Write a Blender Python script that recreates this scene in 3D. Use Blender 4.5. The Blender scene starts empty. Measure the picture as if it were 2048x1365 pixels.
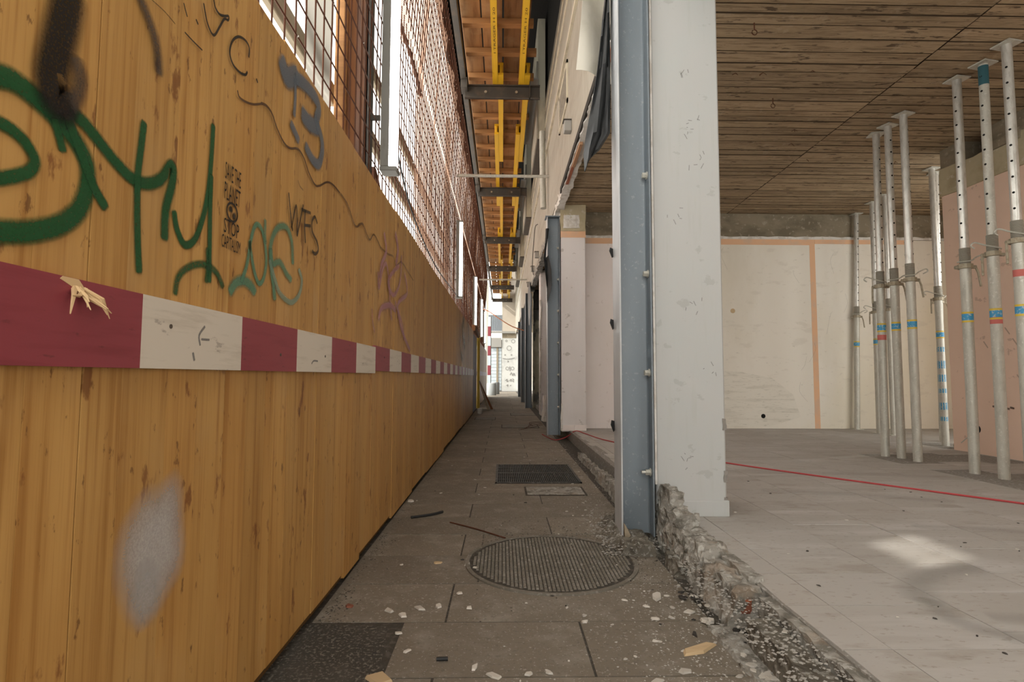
import bpy, bmesh, math, random
from mathutils import Vector, Matrix, noise
random.seed(7)
S = bpy.context.scene
COL = S.collection

# ------------------------------------------------------------------ camera
cam = bpy.data.cameras.new('camera')
cam.sensor_width = 36.0
cam.lens = 36.0 * 1085.0 / 2048.0
cam.clip_start = 0.05
co = bpy.data.objects.new('camera', cam); COL.objects.link(co)
R_ = Vector((0.99983869, -0.0176629, 0.00325696))
U_ = Vector((-0.0043895, -0.06446518, 0.9979103))
F_ = Vector((0.01741603, 0.99776363, 0.06453231))
mw = Matrix((R_, U_, -F_)).transposed().to_4x4()
mw.translation = Vector((0, 0, 0.88))
co.matrix_world = mw
S.camera = co

# ------------------------------------------------------------------ world, sun, exposure
W = bpy.data.worlds.new('overcast_sky'); S.world = W
W.use_nodes = True
bg = W.node_tree.nodes['Background']
bg.inputs[0].default_value = (1.0, 0.985, 0.935, 1)
bg.inputs[1].default_value = 3.2
sun = bpy.data.lights.new('sun', 'SUN'); sun.energy = 3.2; sun.angle = math.radians(1.2)
sun.color = (1.0, 0.95, 0.86)
so = bpy.data.objects.new('sun', sun); COL.objects.link(so)
so.rotation_euler = Vector((1.0, 0.42, -0.76)).to_track_quat('-Z', 'Y').to_euler()
so.location = (-8, -4, 8)
S.view_settings.view_transform = 'Standard'
S.view_settings.look = 'None'
S.view_settings.gamma = 1.0
S.view_settings.use_curve_mapping = False
S.view_settings.exposure = 0.3

# ------------------------------------------------------------------ materials
MATS = {}
def mat(name, col, rough=0.8, layers=(), bump=None, metal=0.0, rand=0.0, emit=0.0, spec=0.3):
    """layers: (kind, scale xyz, lo, hi, colour, factor); kind 'n' noise or 'v' voronoi spots"""
    m = bpy.data.materials.new(name); m.use_nodes = True
    nt = m.node_tree; N = nt.nodes; L = nt.links
    b = N['Principled BSDF']
    b.inputs['Roughness'].default_value = rough
    b.inputs['Metallic'].default_value = metal
    b.inputs['Specular IOR Level'].default_value = spec
    geo = N.new('ShaderNodeNewGeometry')
    cur = None
    rgb = N.new('ShaderNodeRGB'); rgb.outputs[0].default_value = (*col, 1); cur = rgb.outputs[0]
    info = N.new('ShaderNodeObjectInfo')
    def scaled(sc, jitter=0.0):
        mp = N.new('ShaderNodeVectorMath'); mp.operation = 'MULTIPLY'
        mp.inputs[1].default_value = sc
        L.new(geo.outputs['Position'], mp.inputs[0])
        if jitter:
            a = N.new('ShaderNodeVectorMath'); a.operation = 'ADD'
            c = N.new('ShaderNodeMath'); c.operation = 'MULTIPLY'; c.inputs[1].default_value = jitter
            L.new(info.outputs['Random'], c.inputs[0])
            L.new(mp.outputs[0], a.inputs[0]); L.new(c.outputs[0], a.inputs[1])
            return a.outputs[0]
        return mp.outputs[0]
    for kind, sc, lo, hi, c2, fac in layers:
        if kind == 'n':
            t = N.new('ShaderNodeTexNoise'); t.inputs['Scale'].default_value = 1.0
            t.inputs['Detail'].default_value = 5.0; t.inputs['Roughness'].default_value = 0.6
            out = t.outputs['Fac']
        else:
            t = N.new('ShaderNodeTexVoronoi'); t.inputs['Scale'].default_value = 1.0
            out = t.outputs['Distance']
        L.new(scaled(sc, 37.0 if rand else 0.0), t.inputs['Vector'])
        mr = N.new('ShaderNodeMapRange'); mr.clamp = True
        if kind == 'n': lo, hi = 0.5 + (lo - 0.5) * 0.62, 0.5 + (hi - 0.5) * 0.62
        mr.inputs[1].default_value = lo; mr.inputs[2].default_value = hi
        mr.inputs[3].default_value = 0.0; mr.inputs[4].default_value = fac
        L.new(out, mr.inputs[0])
        mx = N.new('ShaderNodeMix'); mx.data_type = 'RGBA'
        L.new(mr.outputs[0], mx.inputs[0]); L.new(cur, mx.inputs[6])
        mx.inputs[7].default_value = (*c2, 1)
        cur = mx.outputs[2]
    if rand:
        h = N.new('ShaderNodeHueSaturation')
        mr = N.new('ShaderNodeMapRange'); mr.inputs[3].default_value = 1 - rand; mr.inputs[4].default_value = 1 + rand
        L.new(info.outputs['Random'], mr.inputs[0]); L.new(mr.outputs[0], h.inputs['Value'])
        L.new(cur, h.inputs['Color']); cur = h.outputs[0]
    L.new(cur, b.inputs['Base Color'])
    if bump:
        sc, st, dist = bump
        t = N.new('ShaderNodeTexNoise'); t.inputs['Scale'].default_value = 1.0; t.inputs['Detail'].default_value = 6.0
        L.new(scaled(sc), t.inputs['Vector'])
        bp = N.new('ShaderNodeBump'); bp.inputs['Strength'].default_value = st; bp.inputs['Distance'].default_value = dist
        L.new(t.outputs['Fac'], bp.inputs['Height']); L.new(bp.outputs[0], b.inputs['Normal'])
    if emit:
        b.inputs['Emission Color'].default_value = (*col, 1); b.inputs['Emission Strength'].default_value = emit
    MATS[name] = m
    return m

def paint(name, col, rough=0.5):
    """sprayed paint: opacity comes from the 'cover' attribute of the mark"""
    m = bpy.data.materials.new(name); m.use_nodes = True
    nt = m.node_tree; N = nt.nodes; L = nt.links
    b = N['Principled BSDF']; b.inputs['Base Color'].default_value = (*col, 1); b.inputs['Roughness'].default_value = rough
    b.inputs['Specular IOR Level'].default_value = 0.3
    at = N.new('ShaderNodeAttribute'); at.attribute_name = 'cover'
    tr = N.new('ShaderNodeBsdfTransparent'); mx = N.new('ShaderNodeMixShader')
    geo = N.new('ShaderNodeNewGeometry')
    t = N.new('ShaderNodeTexNoise'); t.inputs['Scale'].default_value = 260.0; t.inputs['Detail'].default_value = 2.0
    L.new(geo.outputs['Position'], t.inputs['Vector'])
    mr = N.new('ShaderNodeMapRange'); mr.inputs[1].default_value = 0.3; mr.inputs[2].default_value = 0.7
    mr.inputs[3].default_value = 0.8; mr.inputs[4].default_value = 1.1
    L.new(t.outputs['Fac'], mr.inputs[0])
    mu = N.new('ShaderNodeMath'); mu.operation = 'MULTIPLY'; mu.use_clamp = True
    L.new(at.outputs['Fac'], mu.inputs[0]); L.new(mr.outputs[0], mu.inputs[1])
    L.new(mu.outputs[0], mx.inputs[0]); L.new(tr.outputs[0], mx.inputs[1]); L.new(b.outputs[0], mx.inputs[2])
    L.new(mx.outputs[0], N['Material Output'].inputs['Surface'])
    MATS[name] = m
    return m

# timber
mat('hoarding_wood', (0.51, 0.29, 0.090), 0.55, [
    ('n', (3, 3.0, 0.7), 0.35, 0.75, (0.38, 0.185, 0.045), 0.75),
    ('n', (1, 55, 1.2), 0.50, 0.80, (0.29, 0.125, 0.024), 0.70),
    ('n', (1, 160, 2.5), 0.55, 0.85, (0.30, 0.130, 0.03), 0.45),
    ('n', (4, 16, 7.0), 0.70, 0.78, (0.16, 0.05, 0.012), 0.75),
    ('n', (9, 40, 16.0), 0.72, 0.80, (0.10, 0.035, 0.01), 0.7),
    ('n', (2, 2.2, 1.6), 0.58, 0.80, (0.47, 0.285, 0.11), 0.6)],
    bump=((4, 90, 3), 0.15, 0.002), rand=0.09, spec=0.35)
mat('hoarding_core', (0.10, 0.05, 0.015), 0.9)
mat('red_paint', (0.265, 0.05, 0.062), 0.5, [('n', (3, 4, 40), 0.5, 0.8, (0.20, 0.032, 0.042), 0.6), ('n', (8, 20, 60), 0.74, 0.84, (0.10, 0.025, 0.025), 0.5)], spec=0.3)
mat('white_paint', (0.62, 0.56, 0.47), 0.5, [('n', (3, 4, 40), 0.55, 0.8, (0.40, 0.34, 0.26), 0.5), ('n', (8, 14, 40), 0.75, 0.85, (0.16, 0.12, 0.10), 0.5)], spec=0.3)
mat('raw_splinter', (0.62, 0.44, 0.24), 0.8)
mat('deck_wood', (0.34, 0.17, 0.07), 0.75, [('n', (14, 1.2, 2), 0.45, 0.8, (0.17, 0.075, 0.03), 0.8), ('n', (3, 3, 3), 0.5, 0.75, (0.40, 0.24, 0.12), 0.6)], rand=0.25)
mat('joist_wood', (0.40, 0.20, 0.08), 0.75, [('n', (1.5, 20, 20), 0.45, 0.8, (0.22, 0.10, 0.04), 0.7)], rand=0.15)
mat('yellow_beam', (0.70, 0.42, 0.02), 0.5, [('n', (20, 1, 8), 0.5, 0.85, (0.48, 0.27, 0.02), 0.5)], rand=0.08)
mat('post_wood', (0.22, 0.09, 0.035), 0.8, [('n', (20, 20, 1.5), 0.4, 0.7, (0.09, 0.035, 0.015), 0.8)])
mat('rail_wood', (0.34, 0.28, 0.20), 0.85, [('n', (20, 2, 20), 0.4, 0.7, (0.22, 0.18, 0.13), 0.8)])
# metals
mat('rusty_steel', (0.10, 0.036, 0.018), 0.8, [('n', (12, 12, 12), 0.4, 0.7, (0.08, 0.035, 0.02), 0.8)], metal=0.2)
mat('dark_steel', (0.075, 0.065, 0.055), 0.6, [('n', (6, 6, 6), 0.5, 0.8, (0.14, 0.10, 0.07), 0.6)], metal=0.3)
mat('blue_steel', (0.165, 0.195, 0.222), 0.45, [('n', (5, 5, 1.5), 0.45, 0.8, (0.21, 0.238, 0.258), 0.5), ('n', (50, 50, 50), 0.70, 0.75, (0.3, 0.32, 0.33), 0.5)], metal=0.1, spec=0.4)
mat('galvanised', (0.52, 0.51, 0.45), 0.45, [('n', (30, 30, 10), 0.45, 0.75, (0.40, 0.39, 0.34), 0.7), ('n', (60, 60, 60), 0.66, 0.72, (0.66, 0.65, 0.6), 0.7)], metal=0.25, spec=0.5)
mat('galvanised_bright', (0.62, 0.61, 0.57), 0.32, [('n', (40, 40, 14), 0.45, 0.75, (0.44, 0.43, 0.39), 0.7)], metal=0.5, spec=0.5)
mat('dull_clamp', (0.36, 0.32, 0.24), 0.55, [('n', (30, 30, 30), 0.5, 0.7, (0.22, 0.17, 0.11), 0.7)], metal=0.3)
mat('prop_thread', (0.33, 0.315, 0.27), 0.5, metal=0.3)
mat('pale_steel', (0.46, 0.47, 0.48), 0.5, [('n', (5, 5, 3), 0.45, 0.8, (0.34, 0.355, 0.37), 0.7)])
mat('hole_black', (0.006, 0.006, 0.005), 0.9)
mat('sticker_blue', (0.05, 0.29, 0.52), 0.45, [('n', (60, 60, 60), 0.60, 0.66, (0.5, 0.55, 0.55), 0.7)])
mat('sticker_teal', (0.03, 0.10, 0.12), 0.6)
mat('sticker_yellow', (0.66, 0.47, 0.06), 0.45)
mat('red_smear', (0.52, 0.14, 0.12), 0.6)
# concrete and plaster
mat('paver', (0.198, 0.170, 0.134), 0.85, [
    ('n', (1.6, 1.6, 1), 0.40, 0.75, (0.175, 0.150, 0.118), 0.8),
    ('n', (7, 7, 7), 0.50, 0.80, (0.30, 0.275, 0.235), 0.55),
    ('n', (60, 60, 60), 0.62, 0.72, (0.12, 0.105, 0.085), 0.45),
    ('n', (90, 90, 90), 0.66, 0.74, (0.42, 0.40, 0.36), 0.6)],
    bump=((70, 70, 70), 0.35, 0.003), rand=0.10)
mat('joint_dirt', (0.06, 0.053, 0.043), 0.95, [('n', (40, 40, 40), 0.5, 0.7, (0.11, 0.10, 0.085), 0.8)], bump=((60, 60, 60), 0.6, 0.006))
mat('asphalt', (0.055, 0.05, 0.042), 0.95, [('n', (90, 90, 90), 0.55, 0.68, (0.20, 0.185, 0.155), 0.8), ('n', (4, 4, 4), 0.5, 0.8, (0.10, 0.09, 0.075), 0.7)], bump=((120, 120, 120), 0.8, 0.004))
mat('cast_iron', (0.15, 0.135, 0.11), 0.75, [('n', (7, 7, 7), 0.45, 0.75, (0.22, 0.20, 0.17), 0.8), ('n', (50, 50, 50), 0.6, 0.7, (0.30, 0.28, 0.25), 0.6)], bump=((60, 60, 60), 0.4, 0.002))
mat('iron_dark', (0.05, 0.044, 0.036), 0.85, [('n', (30, 30, 30), 0.5, 0.75, (0.12, 0.105, 0.088), 0.8)])
mat('grate_steel', (0.075, 0.072, 0.066), 0.6, [('n', (30, 30, 30), 0.6, 0.7, (0.20, 0.19, 0.18), 0.6)], metal=0.3)
mat('floor_tile', (0.39, 0.37, 0.345), 0.72, [
    ('n', (1.1, 1.1, 1), 0.42, 0.72, (0.36, 0.335, 0.305), 0.8),
    ('n', (0.7, 4.0, 1), 0.55, 0.80, (0.49, 0.475, 0.46), 0.7),
    ('n', (3.2, 9, 1), 0.60, 0.78, (0.28, 0.25, 0.215), 0.6),
    ('n', (30, 60, 30), 0.66, 0.74, (0.24, 0.21, 0.17), 0.5)],
    bump=((40, 40, 40), 0.15, 0.002), rand=0.015, spec=0.35)
mat('screed', (0.23, 0.215, 0.195), 0.95, [('n', (9, 9, 9), 0.4, 0.7, (0.24, 0.225, 0.20), 0.8), ('n', (50, 50, 50), 0.6, 0.7, (0.5, 0.48, 0.45), 0.6)], bump=((40, 40, 40), 0.7, 0.006))
mat('rubble', (0.30, 0.285, 0.255), 0.95, [('n', (12, 12, 12), 0.45, 0.65, (0.13, 0.12, 0.10), 0.85), ('n', (30, 30, 30), 0.56, 0.66, (0.44, 0.43, 0.40), 0.8), ('n', (5, 5, 5), 0.6, 0.75, (0.27, 0.20, 0.14), 0.5)], bump=((45, 45, 45), 1.0, 0.010))
mat('kerb_dark', (0.16, 0.145, 0.12), 0.95, [('n', (14, 14, 14), 0.45, 0.65, (0.075, 0.065, 0.05), 0.85), ('n', (40, 40, 40), 0.58, 0.68, (0.33, 0.32, 0.29), 0.8)], bump=((40, 40, 40), 1.0, 0.010))
mat('grit_light', (0.34, 0.325, 0.295), 0.95, rand=0.3)
mat('grit_dark', (0.07, 0.062, 0.052), 0.95)
mat('chip_white', (0.52, 0.49, 0.44), 0.7, [('n', (40, 40, 40), 0.5, 0.7, (0.46, 0.43, 0.38), 0.6)], rand=0.2)
mat('chip_tan', (0.50, 0.37, 0.22), 0.8, rand=0.1)
mat('chip_dark', (0.05, 0.045, 0.04), 0.9, rand=0.3)
mat('brick_red', (0.24, 0.09, 0.055), 0.9, [('n', (30, 30, 30), 0.5, 0.7, (0.13, 0.05, 0.035), 0.7)])
mat('lath_red', (0.30, 0.095, 0.045), 0.7, [('n', (30, 3, 30), 0.5, 0.7, (0.16, 0.05, 0.03), 0.8)])
mat('lath_brown', (0.36, 0.20, 0.11), 0.8)
mat('plaster_white', (0.66, 0.64, 0.60), 0.9, [('n', (10, 10, 10), 0.5, 0.7, (0.48, 0.44, 0.38), 0.7)], bump=((25, 25, 25), 1.0, 0.01))
mat('column_paint', (0.425, 0.428, 0.42), 0.6, [
    ('n', (2.2, 2.2, 1.6), 0.45, 0.75, (0.41, 0.43, 0.425), 0.8),
    ('n', (25, 25, 2.0), 0.60, 0.80, (0.38, 0.385, 0.36), 0.4),
    ('n', (9, 9, 12), 0.72, 0.78, (0.29, 0.29, 0.27), 0.4)],
    bump=((14, 14, 14), 0.15, 0.004))
mat('column_pinkish', (0.69, 0.655, 0.645), 0.7, [
    ('n', (2, 2, 1), 0.45, 0.75, (0.62, 0.58, 0.56), 0.8), ('n', (8, 8, 12), 0.72, 0.76, (0.34, 0.30, 0.27), 0.6)])
mat('wall_cream', (0.75, 0.705, 0.625), 0.85, [
    ('n', (0.45, 1, 0.3), 0.42, 0.66, (0.70, 0.64, 0.51), 0.75),
    ('n', (1.2, 1.2, 0.5), 0.50, 0.75, (0.65, 0.595, 0.49), 0.5),
    ('n', (3, 3, 9), 0.66, 0.76, (0.58, 0.53, 0.45), 0.35),
    ('n', (12, 12, 30), 0.74, 0.82, (0.42, 0.38, 0.32), 0.35)])
mat('wall_pinkwhite', (0.78, 0.71, 0.68), 0.85, [('n', (1, 1, 0.8), 0.45, 0.7, (0.74, 0.67, 0.63), 0.8), ('n', (10, 10, 10), 0.72, 0.76, (0.55, 0.47, 0.42), 0.4)])
mat('wall_pink', (0.80, 0.59, 0.47), 0.85, [('n', (1, 1, 0.8), 0.45, 0.7, (0.75, 0.55, 0.435), 0.8), ('n', (7, 7, 10), 0.73, 0.77, (0.45, 0.30, 0.23), 0.5)])
mat('wall_scraped', (0.72, 0.68, 0.60), 0.9, [('n', (2, 2, 22), 0.52, 0.72, (0.60, 0.56, 0.48), 0.7), ('n', (9, 9, 50), 0.60, 0.72, (0.46, 0.43, 0.36), 0.5)])
mat('orange_strip', (0.72, 0.44, 0.27), 0.85, [('n', (5, 5, 5), 0.5, 0.75, (0.62, 0.44, 0.32), 0.8)])
mat('beam_concrete', (0.245, 0.205, 0.145), 0.95, [('n', (2, 2, 4), 0.42, 0.70, (0.15, 0.125, 0.085), 0.9), ('n', (14, 14, 14), 0.62, 0.72, (0.36, 0.32, 0.25), 0.6)], bump=((20, 20, 20), 0.7, 0.008))
mat('old_plaster', (0.46, 0.40, 0.27), 0.9, [('n', (3, 3, 3), 0.45, 0.7, (0.36, 0.30, 0.19), 0.85), ('n', (9, 9, 9), 0.64, 0.72, (0.56, 0.51, 0.42), 0.7)], bump=((12, 12, 12), 0.5, 0.006))
mat('board_concrete', (0.37, 0.275, 0.172), 0.9, [
    ('n', (0.7, 3, 1), 0.42, 0.68, (0.27, 0.198, 0.120), 0.85),
    ('n', (3.5, 45, 1), 0.48, 0.70, (0.18, 0.126, 0.074), 0.8),
    ('n', (12, 150, 1), 0.58, 0.80, (0.13, 0.085, 0.048), 0.55),
    ('n', (6, 24, 6), 0.66, 0.74, (0.06, 0.038, 0.022), 0.8),
    ('n', (9, 9, 9), 0.66, 0.74, (0.42, 0.34, 0.24), 0.35)],
    bump=((5, 110, 5), 0.6, 0.004), rand=0.16)
mat('board_gap', (0.055, 0.036, 0.02), 0.95)
mat('facade_panel', (0.345, 0.315, 0.26), 0.7, [('n', (1, 0.8, 6), 0.45, 0.7, (0.28, 0.255, 0.205), 0.8), ('n', (3, 14, 1.2), 0.55, 0.75, (0.42, 0.39, 0.33), 0.6)], rand=0.04)
mat('facade_cream', (0.62, 0.57, 0.44), 0.7, [('n', (4, 4, 1), 0.5, 0.7, (0.42, 0.385, 0.30), 0.7)])
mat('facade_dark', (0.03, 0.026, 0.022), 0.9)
mat('black_membrane', (0.016, 0.017, 0.018), 0.45, [('n', (3, 3, 3), 0.5, 0.7, (0.03, 0.032, 0.033), 0.7)], spec=0.4)
mat('sheet_cream', (0.48, 0.45, 0.385), 0.45, [('n', (4, 4, 4), 0.5, 0.7, (0.40, 0.375, 0.31), 0.7)], spec=0.4)
mat('grey_plate', (0.32, 0.31, 0.285), 0.6)
mat('lamp_body', (0.20, 0.195, 0.175), 0.5, [('n', (20, 20, 5), 0.6, 0.75, (0.15, 0.14, 0.12), 0.6)])
mat('lamp_glow', (1.0, 0.98, 0.95), 0.4, emit=16.0)
mat('black_rubber', (0.02, 0.02, 0.02), 0.6)
mat('red_cable', (0.40, 0.05, 0.055), 0.5)
mat('orange_hose', (0.50, 0.20, 0.10), 0.5)
mat('green_wall', (0.34, 0.33, 0.25), 0.9, [('n', (4, 4, 2), 0.56, 0.60, (0.13, 0.135, 0.13), 0.9), ('n', (8, 8, 8), 0.5, 0.7, (0.42, 0.41, 0.33), 0.6)])
mat('end_concrete', (0.56, 0.56, 0.53), 0.85, [('n', (3, 3, 3), 0.5, 0.75, (0.42, 0.42, 0.40), 0.7)])
mat('end_beige', (0.52, 0.46, 0.385), 0.8, [('n', (1, 1, 1), 0.5, 0.75, (0.47, 0.415, 0.345), 0.8)])
mat('slat_blue', (0.55, 0.62, 0.66), 0.6, rand=0.06)
mat('steel_sheet', (0.30, 0.33, 0.36), 0.5, metal=0.3)
mat('drum_concrete', (0.38, 0.40, 0.40), 0.8)
mat('door_grey', (0.24, 0.22, 0.25), 0.7)
mat('yellow_post', (0.62, 0.42, 0.06), 0.6)
mat('tie_white', (0.75, 0.72, 0.66), 0.7)
mat('letter_dark', (0.10, 0.06, 0.01), 0.7)
for n, c in (('green', (0.010, 0.075, 0.022)), ('teal', (0.085, 0.22, 0.135)), ('pale', (0.20, 0.30, 0.22)), ('blue', (0.105, 0.135, 0.17)),
             ('black', (0.010, 0.008, 0.007)), ('grey', (0.06, 0.045, 0.035)), ('ink', (0.012, 0.010, 0.010)), ('brown', (0.06, 0.025, 0.012)),
             ('pink', (0.42, 0.19, 0.26)), ('moss', (0.13, 0.15, 0.09)), ('whitespray', (0.50, 0.48, 0.46)), ('scuff', (0.20, 0.19, 0.18)), ('stencil', (0.02, 0.016, 0.014)), ('propblue', (0.04, 0.16, 0.24))):
    paint('paint_' + n, c)

def cloth(name, col, holes=None, trans=0.6):
    m = bpy.data.materials.new(name); m.use_nodes = True
    nt = m.node_tree; N = nt.nodes; L = nt.links
    for n in list(N):
        if n.type == 'BSDF_PRINCIPLED': N.remove(n)
    d = N.new('ShaderNodeBsdfDiffuse'); d.inputs[0].default_value = (*col, 1)
    t = N.new('ShaderNodeBsdfTranslucent'); t.inputs[0].default_value = (*col, 1)
    mx = N.new('ShaderNodeMixShader'); mx.inputs[0].default_value = trans
    L.new(d.outputs[0], mx.inputs[1]); L.new(t.outputs[0], mx.inputs[2])
    out = mx.outputs[0]
    if holes:
        (fy, fz, duty) = holes
        geo = N.new('ShaderNodeNewGeometry'); sx = N.new('ShaderNodeSeparateXYZ'); L.new(geo.outputs['Position'], sx.inputs[0])
        def band(sock, f):
            a = N.new('ShaderNodeMath'); a.operation = 'MULTIPLY'; a.inputs[1].default_value = f; L.new(sock, a.inputs[0])
            b = N.new('ShaderNodeMath'); b.operation = 'FRACT'; L.new(a.outputs[0], b.inputs[0])
            c = N.new('ShaderNodeMath'); c.operation = 'GREATER_THAN'; c.inputs[1].default_value = duty; L.new(b.outputs[0], c.inputs[0])
            return c.outputs[0]
        mul = N.new('ShaderNodeMath'); mul.operation = 'MULTIPLY'
        L.new(band(sx.outputs[1], fy), mul.inputs[0]); L.new(band(sx.outputs[2], fz), mul.inputs[1])
        tp = N.new('ShaderNodeBsdfTransparent'); m2 = N.new('ShaderNodeMixShader')
        L.new(mul.outputs[0], m2.inputs[0]); L.new(out, m2.inputs[1]); L.new(tp.outputs[0], m2.inputs[2]); out = m2.outputs[0]
    L.new(out, N['Material Output'].inputs['Surface'])
    MATS[name] = m
cloth('debris_net', (0.47, 0.30, 0.215), holes=(55.0, 55.0, 0.55), trans=0.55)
cloth('added_sheeting', (0.98, 0.98, 0.97), trans=0.95)
cloth('torn_film', (0.40, 0.38, 0.34), trans=0.5)

# ------------------------------------------------------------------ geometry helpers
class G:
    def __init__(s): s.v = []; s.f = []; s.mi = []; s.att = None
    def add(s, vs, fs, mi=0):
        k = len(s.v); s.v += [tuple(p) for p in vs]; s.f += [tuple(i + k for i in q) for q in fs]; s.mi += [mi] * len(fs)
        return s
    def box(s, x0, x1, y0, y1, z0, z1, mi=0):
        return s.add([(x0, y0, z0), (x1, y0, z0), (x1, y1, z0), (x0, y1, z0), (x0, y0, z1), (x1, y0, z1), (x1, y1, z1), (x0, y1, z1)],
                     [(0, 3, 2, 1), (4, 5, 6, 7), (0, 1, 5, 4), (1, 2, 6, 5), (2, 3, 7, 6), (3, 0, 4, 7)], mi)
    def bbox(s, x0, x1, y0, y1, z0, z1, b=0.006, mi=0):
        """box with chamfered edges"""
        bm = bmesh.new()
        g = G().box(x0, x1, y0, y1, z0, z1)
        vs = [bm.verts.new(p) for p in g.v]
        for q in g.f: bm.faces.new([vs[i] for i in q])
        bmesh.ops.bevel(bm, geom=list(bm.edges), offset=b, segments=1, affect='EDGES')
        bm.verts.index_update()
        s.add([v.co[:] for v in bm.verts], [[v.index for v in f.verts] for f in bm.faces], mi); bm.free()
        return s
    def prism(s, poly, d0, d1, axis='z', mi=0):
        n = len(poly)
        def P(u, v, w): return {'z': (u, v, w), 'y': (u, w, v), 'x': (w, u, v)}[axis]
        vs = [P(u, v, d0) for u, v in poly] + [P(u, v, d1) for u, v in poly]
        fs = [tuple(range(n))[::-1], tuple(range(n, 2 * n))] + [(i, (i + 1) % n, n + (i + 1) % n, n + i) for i in range(n)]
        return s.add(vs, fs, mi)
    def tube(s, path, r, n=8, mi=0, cap=True):
        path = [Vector(p) for p in path]; rings = []
        up = Vector((0, 0, 1))
        for i, p in enumerate(path):
            t = (path[min(i + 1, len(path) - 1)] - path[max(i - 1, 0)]).normalized()
            ref = up if abs(t.z) < 0.9 else Vector((1, 0, 0))
            a = t.cross(ref).normalized(); b = a.cross(t).normalized()
            rr = r[i] if isinstance(r, (list, tuple)) else r
            rings.append([p + a * (rr * math.cos(2 * math.pi * k / n)) + b * (rr * math.sin(2 * math.pi * k / n)) for k in range(n)])
        vs = [q for ring in rings for q in ring]; fs = []
        for i in range(len(path) - 1):
            for k in range(n):
                fs.append((i * n + k, i * n + (k + 1) % n, (i + 1) * n + (k + 1) % n, (i + 1) * n + k))
        if cap:
            fs.append(tuple(range(n))[::-1]); fs.append(tuple(range((len(path) - 1) * n, len(path) * n)))
        return s.add(vs, fs, mi)
    def rough(s, x0, x1, y0, y1, z0, z1, step, amp, seed=0, taper=0.0, mi=0):
        """subdivided box with a broken, noisy surface"""
        nx, ny, nz = [max(1, int(round((b - a) / step))) for a, b in ((x0, x1), (y0, y1), (z0, z1))]
        idx = {}; vs = []; fs = []
        def V(i, j, k):
            if (i, j, k) not in idx:
                p = Vector((x0 + (x1 - x0) * i / nx, y0 + (y1 - y0) * j / ny, z0 + (z1 - z0) * k / nz))
                tk = taper * k / nz
                p.x += ((x0 + x1) / 2 - p.x) * tk
                q = p * (1.0 / (step * 3.0)) + Vector((seed * 7.1, seed * 3.3, seed))
                q2 = p * (1.0 / (step * 1.1)) + Vector((seed * 2.1, seed, seed * 5))
                d = noise.noise_vector(q) * amp + noise.noise_vector(q2) * amp * 0.5
                if k == 0: d.z = 0
                idx[(i, j, k)] = len(vs); vs.append(p + d)
            return idx[(i, j, k)]
        for i in range(nx):
            for j in range(ny):
                fs.append((V(i, j, 0), V(i, j + 1, 0), V(i + 1, j + 1, 0), V(i + 1, j, 0)))
                fs.append((V(i, j, nz), V(i + 1, j, nz), V(i + 1, j + 1, nz), V(i, j + 1, nz)))
        for i in range(nx):
            for k in range(nz):
                fs.append((V(i, 0, k), V(i + 1, 0, k), V(i + 1, 0, k + 1), V(i, 0, k + 1)))
                fs.append((V(i, ny, k), V(i, ny, k + 1), V(i + 1, ny, k + 1), V(i + 1, ny, k)))
        for j in range(ny):
            for k in range(nz):
                fs.append((V(0, j, k), V(0, j, k + 1), V(0, j + 1, k + 1), V(0, j + 1, k)))
                fs.append((V(nx, j, k), V(nx, j + 1, k), V(nx, j + 1, k + 1), V(nx, j, k + 1)))
        return s.add(vs, fs, mi)
    def sheet(s, rows, thick=0.003, mi=0):
        """rows of points -> thin solid sheet (offset along averaged normals)"""
        nr, nc = len(rows), len(rows[0])
        P = [[Vector(p) for p in r] for r in rows]; vs = []; back = []
        for i in range(nr):
            for j in range(nc):
                a = P[min(i + 1, nr - 1)][j] - P[max(i - 1, 0)][j]; b = P[i][min(j + 1, nc - 1)] - P[i][max(j - 1, 0)]
                n = a.cross(b)
                n = n.normalized() if n.length > 1e-9 else Vector((0, 1, 0))
                vs.append(P[i][j] + n * thick / 2); back.append(P[i][j] - n * thick / 2)
        o = nr * nc; fs = []
        for i in range(nr - 1):
            for j in range(nc - 1):
                q = (i * nc + j, i * nc + j + 1, (i + 1) * nc + j + 1, (i + 1) * nc + j)
                fs.append(q[::-1]); fs.append(tuple(k + o for k in q))
        ring = [(0, j) for j in range(nc)] + [(i, nc - 1) for i in range(1, nr)] + [(nr - 1, j) for j in range(nc - 2, -1, -1)] + [(i, 0) for i in range(nr - 2, 0, -1)]
        for a in range(len(ring)):
            p, q = ring[a], ring[(a + 1) % len(ring)]
            i1, i2 = p[0] * nc + p[1], q[0] * nc + q[1]
            fs.append((i1, i2, i2 + o, i1 + o))
        return s.add(vs + back, fs, mi)

def wloc(o):
    v = Vector((0, 0, 0))
    while o is not None:
        v += o.location; o = o.parent
    return v

def mesh_of(name, g, mats, smooth=False, off=Vector((0, 0, 0))):
    me = bpy.data.meshes.new(name)
    me.from_pydata([(p[0] - off.x, p[1] - off.y, p[2] - off.z) for p in g.v], [], g.f)
    for m in (mats if isinstance(mats, (list, tuple)) else [mats]): me.materials.append(MATS[m])
    if any(g.mi): me.polygons.foreach_set('material_index', g.mi)
    if smooth:
        me.polygons.foreach_set('use_smooth', [True] * len(me.polygons))
        me.set_sharp_from_angle(angle=math.radians(40))
    if g.att is not None:
        a = me.attributes.new('cover', 'FLOAT', 'POINT'); a.data.foreach_set('value', g.att)
    me.update()
    return me

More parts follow.
